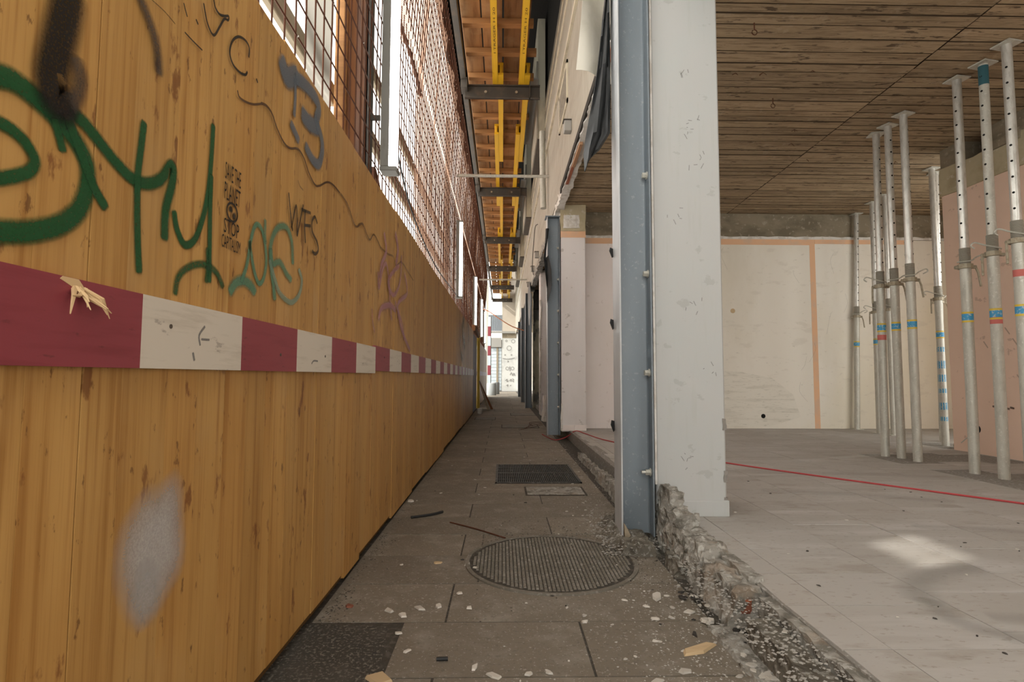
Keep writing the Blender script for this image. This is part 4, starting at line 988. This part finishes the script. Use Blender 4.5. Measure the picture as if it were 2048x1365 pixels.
# near-black covers added above to darken the gap beside the facade
obj('upper_blackout', G().box(-0.9, 0.772, -2.0, 31.0, 7.45, 7.5), 'facade_dark', SC)
obj('side_blackout', G().box(-0.92, -0.88, -2.0, 31.0, 5.9, 7.5), 'facade_dark', SC)
for a in (8.6, 13.2, 17.8, 22.6):
    obj('side_board', G().box(0.44, 0.57, a, a + 2.5, 5.74, 5.77), 'grey_plate', SC)
for i, (y, z) in enumerate(((8.5, 4.08), (16.6, 3.85))):
    o = obj('cross_tube', G().tube([(-0.74, y, z), (0.735, y + 0.06, z + 0.02)], 0.0242, 14), 'galvanised', None, True)
    tag(o, ('galvanised tube spanning the corridor below the first blind box', 'far galvanised tube spanning the corridor over the orange hose')[i], 'tube', 'galvanised cross tubes')

# ================================================================== STEEL PROPS
random.seed(5)
def prop(label, base, top, group, hole_side, collar_z=1.75, sticker=True, red=False, blue=False, tophue=None, handle=1):
    bx, by, bz = base; tx, ty, tz = top
    t = thing('steel_prop', label, 'prop', (bx, by, bz), group)
    def at(z): f = (z - bz) / (tz - bz); return Vector((bx + (tx - bx) * f, by + (ty - by) * f, z))
    R, r = 0.0365, 0.0315
    obj('outer_tube', G().tube([at(bz + 0.006), at(collar_z - 0.17), at(collar_z - 0.165), at(collar_z + 0.0)], [R, R, R * 1.03, R * 1.03], 20), 'galvanised', t, True)
    g = G(); n = 15
    rr = []; pp = []
    for i in range(n + 1):
        z = collar_z + 0.03 + 0.13 * i / n; pp += [at(z), at(z + 0.13 / n * 0.5)]; rr += [R * 1.04, R * 0.97]
    obj('threaded_sleeve', g.tube(pp, rr, 18), 'prop_thread', t, True)
    inn = obj('inner_tube', G().tube([at(collar_z), at(tz - 0.006)], r, 20), 'galvanised_bright' if not tophue else 'galvanised', t, True)
    g = G(); z = collar_z + 0.25
    a0 = hole_side
    d = Vector((math.cos(a0), math.sin(a0), 0)); s = Vector((-d.y, d.x, 0))
    while z < tz - 0.08:
        c = at(z)
        for sg in (1, -1):
            cc = c + d * (r * 0.93 * sg)
            g.tube([cc, cc + d * (r * 0.085 * sg)], 0.0085, 8)
        z += 0.115
    obj('pin_holes', g, 'hole_black', inn)['kind'] = 'stuff'
    # collar nut with lugs, handle and pin
    c = at(collar_z)
    nut = obj('collar_nut', G().tube([c, c + Vector((0, 0, 0.035))], R * 1.42, 12), 'dull_clamp', t)
    lug = Vector((math.cos(0.4 * handle), -0.25, 0)).normalized()
    for sg in (1, -1):
        p = c + lug * (R * 1.4 * sg) + Vector((0, 0, 0.012)); q = c + lug * (R * 2.0 * sg) + Vector((0, 0, 0.012))
        obj('lug', G().tube([p, q], 0.014, 8), 'dull_clamp', nut)
    q = c + lug * (R * 1.9 * handle) + Vector((0, 0, 0.012))
    obj('handle', G().tube([q, q + Vector((0.01 * handle, -0.01, -0.05)), q + Vector((0.018 * handle, -0.02, -0.16))], 0.008, 7), 'dull_clamp', nut, True)
    e = c + Vector((0, 0, 0.055))
    pin = catmull([e + lug * (-0.055 * handle), e + Vector((0, -R * 1.5, 0.0)), e + lug * (0.06 * handle) + Vector((0, -0.02, 0.03)), e + lug * (0.12 * handle) + Vector((0, -0.01, 0.055)),
                   e + lug * (0.14 * handle) + Vector((0, 0, 0.035)), e + lug * (0.11 * handle) + Vector((0, 0.01, 0.015))], 5)
    obj('locking_pin', G().tube([Vector(p) for p in pin], 0.006, 6), 'galvanised', t, True)
    if sticker:
        s = obj('sticker', G().tube([at(1.335), at(1.385)], R * 1.03, 20, cap=False), 'sticker_blue', t, True, 'blue and yellow sticker')
        obj('sticker_edge', G().tube([at(1.388), at(1.402)], R * 1.032, 20, cap=False), 'sticker_yellow', s, True)
        obj('sticker_edge', G().tube([at(1.318), at(1.332)], R * 1.032, 20, cap=False), 'sticker_yellow', s, True)
    if red: obj('red_paint_band', G().tube([at(red), at(red + 0.05)], R * 1.028, 20, cap=False), 'red_smear', t, True, 'smear of red paint')
    if blue:
        for k in range(6):
            z = 1.22 - k * 0.155; obj('blue_letter', G().tube([at(z - rnd(0.04, 0.09)), at(z)], R * 1.03, 10, cap=False), 'sticker_blue', t, True)
    if tophue: obj('paint_band', G().tube([at(tz - 0.17), at(tz - 0.02)], r * 1.03, 20, cap=False), tophue, t, True)
    def plate(z0, z1, o):
        c = at(o); h = 0.065; an = rnd(-0.25, 0.35); cs, sn = math.cos(an), math.sin(an)
        poly = [(c.x + a * cs - b * sn, c.y + a * sn + b * cs) for a, b in ((-h, -h), (h, -h), (h, h), (-h, h))]
        return G().prism(poly, z0, z1)
    obj('head_plate', plate(tz - 0.009, tz, tz), 'galvanised', t)
    obj('foot_plate', plate(bz, bz + 0.007, bz), 'galvanised', t)
    return t
ZP = ZF - 0.03
G1 = 'props in front of the pink wall'; G2 = 'props in the middle cluster'; G3 = 'props at the back of the room'
T = ZC - 0.005
prop('galvanised prop at the pink wall, its collar pin reaching to the next prop', (3.72, 4.26, ZP), (3.69, 4.21, T), G1, 0.4, handle=1)
prop('galvanised prop at the pink wall with teal paint at its head', (3.74, 4.03, ZP), (3.71, 3.99, T), G1, 0.3, 1.80, red=1.285, tophue='sticker_teal', handle=-1)
prop('galvanised prop at the pink wall with a red smear above its sticker', (3.72, 3.80, ZP), (3.66, 3.74, T), G1, 0.55, 1.84, red=1.60, handle=-1)
prop('galvanised prop of the middle cluster with a red smear below its sticker', (3.67, 5.19, ZP), (3.72, 5.21, T), G2, 1.9, red=1.24, handle=-1)
prop('galvanised prop of the middle cluster with orange and red paint spots', (3.73, 5.06, ZP), (3.71, 5.03, T), G2, 1.55, handle=1)
prop('galvanised prop of the middle cluster with a handle hanging from its collar', (3.73, 4.86, ZP), (3.69, 4.80, T), G2, 2.3, handle=1)
prop('slender galvanised prop standing alone before the cream back wall', (5.12, 7.80, ZF), (5.25, 7.84, T), G3, 1.75, handle=1)
prop('galvanised prop at the back, half hidden by the middle cluster', (5.06, 7.25, ZF), (5.13, 7.32, T), G3, 1.7, handle=-1)
prop('galvanised prop at the back, seen between two props of the middle cluster', (5.08, 7.01, ZF), (5.09, 7.01, T), G3, 2.2, sticker=False, handle=-1)
prop('galvanised prop with blue lettering by the corner of the pink wall', (4.90, 5.97, ZP), (4.98, 6.08, T), G3, 2.4, blue=True, handle=-1)
prop('perforated prop behind the blue lettered prop at the pink corner', (5.16, 6.32, ZP), (5.12, 6.20, T), G3, 2.0, sticker=False, handle=1)
# pipe stub and crumbs by the corner
tag(obj('pipe_stub', G().tube([(4.80, 5.70, ZF + 0.028), (4.90, 5.82, ZF + 0.028)], 0.03, 12), 'dark_steel', None, True), 'short dark pipe stub lying by the pink wall corner', 'pipe')

# ================================================================== THINGS ON THE PAVEMENT
t = thing('drain_grate', 'dark rectangular steel grate set in the pavement', 'grate', (0.30, 4.98, -0.012))
x0, x1, y0, y1 = -0.055, 0.66, 4.52, 5.44
obj('frame', G().box(x0, x1, y0, y0 + 0.02, -0.012, 0.008).box(x0, x1, y1 - 0.02, y1, -0.012, 0.008).box(x0, x0 + 0.015, y0, y1, -0.012, 0.008).box(x1 - 0.015, x1, y0, y1, -0.012, 0.008).box(x0, x1, 4.965, 4.995, -0.012, 0.008), 'grate_steel', t)
obj('sump', G().box(x0, x1, y0, y1, -0.0125, 0.0012), 'hole_black', t)
n = 42
bm = mesh_of('bar', G().box(-0.0035, 0.0035, y0 + 0.02, 4.965, 0.0, 0.010).box(-0.0035, 0.0035, 4.995, y1 - 0.02, 0.0, 0.010), 'grate_steel')
for i in range(n):
    inst('bar', bm, (x0 + 0.02 + (x1 - x0 - 0.04) * i / (n - 1), 0, 0), t).location.y = -4.98
for i in range(1, 6): obj('cross_bar', G().box(x0, x1, y0 + 0.152 * i, y0 + 0.152 * i + 0.006, 0.0, 0.006), 'grate_steel', t)
for i, (a, b, c, d, lab) in enumerate(((0.19, 0.62, 4.08, 4.36, 'small stone coloured cover plate in front of the drain grate'), (0.0, 0.62, 9.3, 9.9, 'dark ribbed mat in the pavement beyond the drain grate'), (-0.55, -0.15, 11.0, 11.6, 'worn pebbled grate by the end of the long hoarding'), (0.2, 0.75, 12.2, 12.9, 'dark cover plate in the far pavement'))):
    t = thing('cover_plate', lab, 'cover plate', ((a + b) / 2, (c + d) / 2, -0.004), 'covers in the pavement')
    obj('plate', G().bbox(a, b, c, d, -0.004, 0.004, 0.002), 'cast_iron' if i else 'rubble', t)
    obj('rim', G().box(a - 0.015, b + 0.015, c - 0.015, c, -0.004, 0.003).box(a - 0.015, b + 0.015, d, d + 0.015, -0.004, 0.003).box(a - 0.015, a, c, d, -0.004, 0.003).box(b, b + 0.015, c, d, -0.004, 0.003), 'joint_dirt', t)
# manhole cover with a raised grid
mx, my, mr = 0.235, 2.64, 0.385
t = thing('manhole_cover', 'round iron manhole cover with a fine raised grid, half buried in crumbs', 'manhole cover', (mx, my, -0.004))
circ = [(mx + mr * math.cos(k * math.pi / 40), my + mr * math.sin(k * math.pi / 40)) for k in range(80)]
obj('plate', G().prism(circ, -0.004, 0.003), 'iron_dark', t)
g = G()
for k in range(80):
    a, b = k * math.pi / 40, (k + 1) * math.pi / 40
    for ra, rb, h in ((mr + 0.004, mr + 0.022, 0.006),):
        vs = [(mx + r * math.cos(q), my + r * math.sin(q), z) for z in (-0.004, h) for r, q in ((ra, a), (rb, a), (rb, b), (ra, b))]
        g.add(vs, [(4, 5, 6, 7), (0, 4, 7, 3), (1, 2, 6, 5)])
obj('ring', g, 'cast_iron', t)
g = G()
for i in range(-22, 23):
    for j in range(-22, 23):
        u, v = i * 0.0172, j * 0.0172
        if math.hypot(u, v) < mr - 0.02:
            x, y = mx + u, my + v; s = 0.0062
            g.add([(x - s, y - s, 0.003), (x + s, y - s, 0.003), (x + s, y + s, 0.003), (x - s, y + s, 0.003), (x - s * .7, y - s * .7, 0.0068), (x + s * .7, y - s * .7, 0.0068), (x + s * .7, y + s * .7, 0.0068), (x - s * .7, y + s * .7, 0.0068)],
                  [(4, 5, 6, 7), (0, 1, 5, 4), (1, 2, 6, 5), (2, 3, 7, 6), (3, 0, 4, 7)])
obj('stud_grid', g, 'cast_iron', t)['kind'] = 'stuff'
# sticks
def stick(name, label, pts, r, m, group=None): tag(obj(name, G().tube(catmull(pts, 4), r, 6), m, None, True), label, 'debris', group)
stick('rubber_strip', 'short black rubber strip lying near the hoarding', [(-0.56, 3.42, 0.008), (-0.45, 3.48, 0.009), (-0.38, 3.56, 0.008)], 0.008, 'black_rubber')
stick('thin_rod', 'thin rusty rod lying across the pavement before the manhole', [(-0.31, 3.32, 0.004), (-0.15, 3.18, 0.004), (0.02, 3.0, 0.004)], 0.004, 'rusty_steel')
stick('black_stub', 'small black rubber stub on the near pavement', [(-0.20, 1.74, 0.006), (-0.165, 1.742, 0.006)], 0.006, 'black_rubber')
for i in range(4):
    stick('wire_offcut', 'bent rusty wire offcut lying on the far pavement beside the rubble blocks', [(0.30 + 0.08 * i, 9.0 + 0.2 * i, 0.004), (0.5, 9.2 + 0.3 * i, 0.02), (0.72, 9.6 + 0.2 * i, 0.03)], 0.004, 'rusty_steel', 'wire offcuts on the far pavement')
# chips: hand placed larger shards, then scattered ones
def shard(x, y, z, r, m, label, cat, group, name='tile_shard', el=1.0, th=None, rot=None):
    n = random.randint(4, 6); a0 = rnd(0, 6.28); rot = rnd(0, 3.14) if rot is None else rot
    poly = []
    for k in range(n):
        a = a0 + 2 * math.pi * (k + rnd(-0.25, 0.25)) / n; q = r * rnd(0.75, 1.1)
        u, v = q * math.cos(a) * el, q * math.sin(a) / el
        poly.append((x + u * math.cos(rot) - v * math.sin(rot), y + u * math.sin(rot) + v * math.cos(rot)))
    h = th or max(0.003, r * 0.35)
    c = (sum(p[0] for p in poly) / n, sum(p[1] for p in poly) / n)
    g = G(); k = n; top = [(c[0] + (p[0] - c[0]) * 0.88, c[1] + (p[1] - c[1]) * 0.88, z + h * rnd(0.75, 1.1)) for p in poly]
    g.add([(p[0], p[1], z) for p in poly] + top, [tuple(range(n))[::-1], tuple(range(n, 2 * n))] + [(i, (i + 1) % n, n + (i + 1) % n, n + i) for i in range(n)])
    return tag(obj(name, g, m), label, cat, group)
big = [(-0.36, 1.64, 0.045, 'chip_tan', 1.0), (0.635, 1.80, 0.05, 'chip_tan', 1.9), (0.62, 2.22, 0.03, 'chip_white', 1.5), (0.55, 1.67, 0.022, 'chip_white', 1.1), (0.70, 2.08, 0.022, 'chip_white', 1.2),
       (-0.42, 2.10, 0.022, 'chip_white', 1.4), (-0.36, 2.06, 0.020, 'chip_white', 1.4), (-0.31, 2.12, 0.022, 'chip_white', 1.4), (-0.24, 2.14, 0.017, 'chip_white', 1.2), (-0.12, 2.12, 0.014, 'chip_white', 1.0), (-0.17, 2.26, 0.014, 'chip_white', 1.2),
       (-0.58, 2.14, 0.018, 'brick_red', 1.2), (-0.16, 2.60, 0.018, 'chip_white', 1.4), (-0.12, 2.55, 0.016, 'chip_white', 1.0), (0.30, 2.00, 0.012, 'chip_white', 1.2), (-0.30, 2.62, 0.02, 'chip_tan', 1.3), (-0.64, 3.88, 0.03, 'chip_white', 1.0),
       (0.74, 1.99, 0.03, 'chip_white', 1.2), (0.45, 1.62, 0.02, 'chip_white', 1.4), (-0.08, 1.70, 0.014, 'chip_white', 1.6), (0.08, 1.66, 0.013, 'chip_white', 1.1), (0.14, 1.67, 0.013, 'chip_white', 1.5), (-0.02, 1.65, 0.02, 'chip_white', 1.5),
       (0.56, 2.02, 0.014, 'chip_white', 1.3), (0.62, 2.03, 0.012, 'chip_white', 1.4), (0.78, 1.62, 0.05, 'chip_white', 1.5), (-0.35, 1.92, 0.012, 'chip_white', 1.2), (-0.30, 1.80, 0.012, 'chip_white', 1.2), (0.72, 2.20, 0.02, 'chip_dark', 1.0), (0.66, 1.90, 0.014, 'chip_dark', 1.5)]
lab = {'chip_white': 'small off white tile chip lying on the grey pavement', 'chip_tan': 'tan splinter of board lying on the grey pavement', 'brick_red': 'reddish brick chip at the foot of the hoarding', 'chip_dark': 'small dark crumb of rubber or stone on the pavement'}
grp = {'chip_white': 'off white chips on the pavement', 'chip_tan': 'tan splinters on the pavement', 'brick_red': None, 'chip_dark': 'dark crumbs on the pavement'}
nm = {'chip_white': 'tile_chip', 'chip_tan': 'board_splinter', 'brick_red': 'brick_chip', 'chip_dark': 'dark_crumb'}
def where(s, x, y, r):
    d = math.hypot(x - mx, y - my)
    if d < mr: p = 'lying on the round manhole cover'
    elif x > 0.5 and y < 2.6: p = 'on the pavement along the broken kerb'
    elif x > 0.5 and y < 4.0: p = 'on the pavement near the foot of the tall blue column'
    elif y > 4.0: p = 'on the pavement around the drain grate'
    elif x < -0.3: p = 'on the pavement close to the hoarding'
    elif y < my: p = 'on the open pavement before the manhole cover'
    else: p = 'on the open pavement between manhole cover and drain grate'
    size = 'large ' if r > 0.025 else 'tiny ' if r < 0.008 else 'small '
    base = {'s': 'off white tile chip ', 't': 'tan splinter of board ', 'r': 'reddish brick chip ', 'd': 'dark crumb of stone '}['s' if 'off white' in s else 't' if 'tan' in s else 'r' if 'brick' in s else 'd']
    return size + base + p
for x, y, r, m, el in big:
    shard(x, y, 0.0 if x < 0.72 else 0.004, r, m, where(lab[m], x, y, r), 'debris', grp[m], nm[m], el, 0.006 if r < 0.03 else 0.009)
for i in range(150):
    y = 1.5 + 5.5 * random.random() ** 1.8
    x = rnd(-0.6, 0.80) if random.random() < 0.45 else 0.78 - abs(random.gauss(0, 0.22))
    if x < -0.62: continue
    m = 'chip_white' if random.random() < 0.7 else 'chip_dark'; rc = rnd(0.004, 0.012)
    shard(x, y, 0.0, rc, m, where(lab[m], x, y, rc), 'debris', grp[m], nm[m], rnd(1, 1.4))
for i in range(45):
    x, y = rnd(1.1, 3.2), rnd(1.4, 4.0)
    shard(x, y, ZF, rnd(0.003, 0.009), 'chip_dark' if i % 3 else 'chip_white', 'small crumb lying on the dusty room floor', 'debris', 'crumbs on the room floor', 'floor_crumb', rnd(1, 1.5))
for i in range(40):
    y = rnd(1.5, 2.3); x = 0.86 + rnd(-0.12, 0.08) + (0.0 if y < 1.9 else -0.02)
    shard(x, y, 0.098 if x > 0.87 else (0.090 if 0.80 < x < 0.87 and y < 1.8 else 0.012), rnd(0.006, 0.018), 'chip_white' if i % 4 else 'chip_dark', 'crumb of mortar or tile on the broken kerb edge', 'debris', 'crumbs along the kerb', 'mortar_crumb', rnd(1, 1.3))
shard(0.86, 1.93, 0.10, 0.014, 'lath_red', 'small orange plastic scrap in the kerb rubble', 'debris', None, 'plastic_scrap')
# ground-in grit that nobody could count
def grit(name, n, fn, m, label, cat='grit'):
    g = G()
    for i in range(n):
        x, y, z, r = fn()
        a, b, c = r * rnd(0.6, 1.3), r * rnd(0.6, 1.3), r * rnd(0.4, 0.8)
        g.add([(x + a, y, z + c * .4), (x - a, y, z + c * .3), (x, y + b, z + c * .4), (x, y - b, z + c * .3), (x, y, z + c)], [(0, 2, 4), (2, 1, 4), (1, 3, 4), (3, 0, 4)])
    o = tag(obj(name, g, m), label, cat); o['kind'] = 'stuff'
def f1():
    y = 1.4 + 7 * random.random() ** 2; x = 0.80 - abs(random.gauss(0, 0.2)); x = max(x, -0.6); return x, y, -0.001, rnd(0.0012, 0.005)
def f2():
    y = 1.4 + 7 * random.random() ** 2; return rnd(-0.64, 0.8), y, -0.001, rnd(0.001, 0.0035)
def f3():
    x = mx + 0.05 + random.gauss(0, 0.25); y = my + 0.12 + random.gauss(0, 0.2); return max(min(x, 0.8), -0.1), max(y, 2.0), 0.002, rnd(0.0015, 0.006)
def f4():
    y = 1.4 + 9 * random.random() ** 1.6; return -0.66 + abs(random.gauss(0, 0.05)), y, -0.002, rnd(0.001, 0.005)
grit('pale_grit', 2600, f1, 'grit_light', 'pale grit spilling from the broken kerb onto the pavement')
grit('fine_grit', 1500, f2, 'grit_light', 'fine pale grit scattered over the pavement')
grit('dark_grit', 2200, f3, 'grit_dark', 'dark grit lying on and around the manhole cover')
grit('edge_grit', 1800, f4, 'grit_dark', 'dark grit gathered along the foot of the hoarding')
def f5():
    y = 1.3 + 1.0 * random.random(); return rnd(0.72, 0.95), y, 0.012 if random.random() < .4 else 0.11, rnd(0.002, 0.008)
grit('kerb_grit', 1600, f5, 'grit_light', 'pale crushed mortar grit in the kerb gap')
def f6():
    y = rnd(2.7, 3.4); return rnd(0.5, 0.9), y, rnd(0.0, 0.05), rnd(0.002, 0.010)
grit('column_grit', 700, f6, 'grit_light', 'loose pale grit around the foot of the tall blue column')
def f7():
    a = random.choice(pits); return rnd(a[0], a[1]), rnd(a[2], a[3]), ZF - 0.014, rnd(0.003, 0.014)
grit('pit_grit', 500, f7, 'grit_light', 'broken grit in the hollows around the prop feet')

# cables
tag(obj('red_cable', G().tube(catmull([(4.6, 1.2, ZF + 0.006), (3.9, 2.15, ZF + 0.006), (3.09, 3.21, ZF + 0.006), (2.5, 3.95, ZF + 0.006), (1.95, 4.71, ZF + 0.006), (1.55, 5.5, ZF + 0.006), (1.2, 6.4, ZF + 0.006), (1.08, 7.1, ZF + 0.006), (0.98, 7.3, 0.15), (0.88, 7.42, 0.06), (0.72, 7.5, 0.008), (0.60, 8.2, 0.008)], 6), 0.0065, 6), 'red_cable', None, True), 'red cable lying across the dusty room floor', 'cable')
tag(obj('orange_hose', G().tube(catmull([(-0.72, 17.6, 3.08), (-0.45, 17.6, 2.98), (-0.1, 17.6, 2.74), (0.3, 17.6, 2.50), (0.70, 17.6, 2.36)], 6), 0.016, 7), 'orange_hose', None, True), 'orange hose slung across the corridor', 'hose')

# ================================================================== END OF THE CORRIDOR
random.seed(31)
# doorway in the hoarding
t = thing('site_door', 'grey door leaf set back beside the yellow post', 'door', (-0.715, 13.7, 0))
obj('leaf', G().bbox(-0.735, -0.70, 12.44, 14.84, 0.0, 1.90, 0.004), 'door_grey', t)
obj('ledge', G().bbox(-0.70, -0.685, 12.6, 14.65, 0.9, 1.0, 0.003), 'door_grey', t)
t = thing('door_post', 'yellow timber door post at the end of the long hoarding', 'post', (-0.66, 14.9, 0))
obj('upright', G().bbox(-0.70, -0.62, 14.85, 14.97, 0, 2.0, 0.004), 'yellow_post', t)
obj('head_block', G().bbox(-0.71, -0.63, 12.5, 14.85, 1.92, 2.06, 0.004), 'post_wood', t)
for i, (a, b) in enumerate(((14.2, 0.28), (14.45, 0.36))):
    g = G().add([(-0.62, a, 0.75), (-0.60, a, 0.75), (-0.60 + b, a, 0.0), (-0.62 + b - 0.05, a, 0.0), (-0.62, a + 0.09, 0.75), (-0.60, a + 0.09, 0.75), (-0.60 + b, a + 0.09, 0.0), (-0.62 + b - 0.05, a + 0.09, 0.0)],
                [(0, 1, 2, 3), (7, 6, 5, 4), (0, 4, 5, 1), (1, 5, 6, 2), (2, 6, 7, 3), (3, 7, 4, 0)])
    tag(obj('leaning_board', g, 'post_wood' if i else 'rail_wood'), ('pale board leaning at the yellow door post', 'dark board leaning at the yellow door post')[i], 'board', 'boards leaning at the door post')
tag(obj('small_drum', G().tube([(-0.52, 12.7, 0), (-0.52, 12.7, 0.02), (-0.52, 12.7, 0.12), (-0.52, 12.7, 0.13)], [0.05, 0.055, 0.055, 0.045], 12), 'chip_white', None, True), 'small white pot on the pavement by the doorway', 'pot')
# pillar wall
we = struct(obj('wall_end', G().box(-0.04, 2.2, 31.5, 32.0, 0, 7.5), 'end_beige'), 'end wall, beige above and graffiti covered concrete below')
obj('concrete_face', G().box(-0.04, 0.90, 31.46, 31.52, 0, 3.35), 'end_concrete', we)
obj('bare_band', G().box(-0.02, 0.80, 31.45, 31.50, 3.08, 3.35), 'beam_concrete', we)
g = G(); put = lambda a, b: (a, 31.44, b)
def ring(u, v, r, w=0.03):
    ribbon(g, [(u + r * math.cos(k * math.pi / 6), v + r * math.sin(k * math.pi / 6)) for k in range(13)], w, 0.3, 0.8, put, 3)
for u, v, r in ((0.22, 2.92, 0.05), (0.62, 2.90, 0.10), (0.38, 2.5, 0.13), (0.15, 2.1, 0.03), (0.52, 2.1, 0.035), (0.28, 1.32, 0.09), (0.58, 1.32, 0.09)): ring(u, v, r)
for pts in ([(0.02, 1.90), (0.35, 1.86), (0.7, 1.93)], [(0.43, 1.42), (0.44, 1.18)], [(0.3, 1.68), (0.36, 1.72), (0.3, 1.76)], [(0.45, 0.95), (0.52, 1.08), (0.60, 0.9), (0.66, 1.05), (0.72, 0.9)],
            [(0.18, 0.62), (0.28, 0.7), (0.26, 0.56), (0.36, 0.6)], [(0.42, 0.6), (0.5, 0.7), (0.5, 0.56)], [(0.58, 0.72), (0.66, 0.66), (0.58, 0.6), (0.66, 0.55)], [(0.24, 0.33), (0.32, 0.38), (0.30, 0.28)], [(0.45, 0.32), (0.5, 0.34)]):
    ribbon(g, pts, 0.045, 0.4, 0.8, put, 4)
obj('graffiti', g, 'paint_scuff', we)
ww = struct(obj('wall_end_side', G().box(-1.6, -0.04, 31.6, 31.8, 0, 3.0), 'end_concrete'), 'pale slatted wall beside the end pillar')
sm = mesh_of('slat', G().bbox(-0.60, 0.60, -0.02, 0.02, 0, 0.175, 0.006), 'slat_blue')
for i in range(13): inst('slat', sm, (-0.66, 31.55, 0.05 + i * 0.19), ww)
obj('batten', G().box(-0.35, -0.25, 31.48, 31.54, 0.05, 2.6), 'rail_wood', ww)
obj('dark_foot', G().box(-0.35, -0.25, 31.46, 31.54, 0.0, 0.4), 'dark_steel', ww)
obj('shutter_box', G().bbox(-0.75, -0.06, 31.4, 31.58, 2.55, 3.1, 0.01), 'grey_plate', ww)
obj('lintel', G().box(-1.2, 0.9, 31.35, 31.46, 3.36, 3.48), 'grey_plate', ww)
g = G()
for i in range(16): g.prism([(-0.95 + i * 0.06, 31.52), (-0.92 + i * 0.06, 31.49), (-0.89 + i * 0.06, 31.52), (-0.89 + i * 0.06, 31.54), (-0.95 + i * 0.06, 31.54)], 3.5, 4.45)
obj('corrugated_sheet', g, 'steel_sheet', ww)
tag(obj('scaffold_upright', G().box(-0.80, -0.68, 26.0, 26.12, 0, 5.4), 'galvanised'), 'grey steel upright beside the red and white pole', 'post')
t = thing('warning_pole', 'red and white banded warning pole standing in a drum', 'pole', (-0.64, 25.6, 0.0))
for i in range(8):
    obj('band', G().box(-0.70, -0.56, 25.57, 25.62, 0.0 + i * 0.46, 0.46 + i * 0.46), 'red_paint' if i % 2 == 0 else 'slat_blue', t)
obj('back_post', G().box(-0.56, -0.53, 25.57, 25.64, 0.0, 3.7), 'dark_steel', t)
for i, (x, y, r, h) in enumerate(((-0.50, 24.9, 0.22, 0.55), (-0.36, 26.6, 0.22, 0.58))):
    o = obj('concrete_drum', G().tube([(x, y, 0), (x, y, 0.02), (x, y, h - 0.05), (x, y, h)], [r * 0.95, r, r, r * 0.88], 20), 'drum_concrete', None, True)
    tag(o, ('grey concrete filled drum in front of the warning pole', 'grey drum standing behind the front drum')[i], 'drum', 'grey drums')
# pale building on the street beyond
t = thing('street_building', 'pale building far behind the end of the hoarding', 'building', (-6.0, 46, 0))
obj('wall', G().box(-12, -3.2, 44, 48, 0, 9.5), 'end_concrete', t)
for i in range(3):
    for j in range(3):
        obj('window', G().box(-10.5 + i * 2.4, -9.4 + i * 2.4, 43.95, 44.02, 1.5 + j * 2.8, 3.1 + j * 2.8), 'steel_sheet', t)
obj('roof', G().prism([(-12.3, 9.5), (-2.9, 9.5), (-7.6, 11.0)], 43.7, 48.3, 'y'), 'rail_wood', t)
# dust smears trodden across the room floor
random.seed(77)
for k, (pts, w, al) in enumerate(([[(1.42, 1.86), (1.50, 1.98), (1.66, 2.10), (1.86, 2.16)], 0.10, 0.20], [[(1.44, 1.84), (1.40, 1.72), (1.46, 1.62), (1.55, 1.54)], 0.08, 0.20], [[(1.55, 1.72), (1.75, 1.70), (1.95, 1.66)], 0.07, 0.14],
                                  [[(1.75, 3.6), (2.2, 3.5), (2.7, 3.3)], 0.12, 0.12], [[(1.6, 4.4), (2.2, 4.3), (2.9, 4.2), (3.4, 4.05)], 0.16, 0.10], [[(2.1, 2.75), (2.4, 2.7), (2.7, 2.55)], 0.08, 0.14])):
    g = G(); ribbon(g, pts, w, 1.0, al, lambda a, b: (a, b, ZF + 0.0012 + k * 0.0001))
    obj('dust_smear', g, 'paint_scuff', flo)
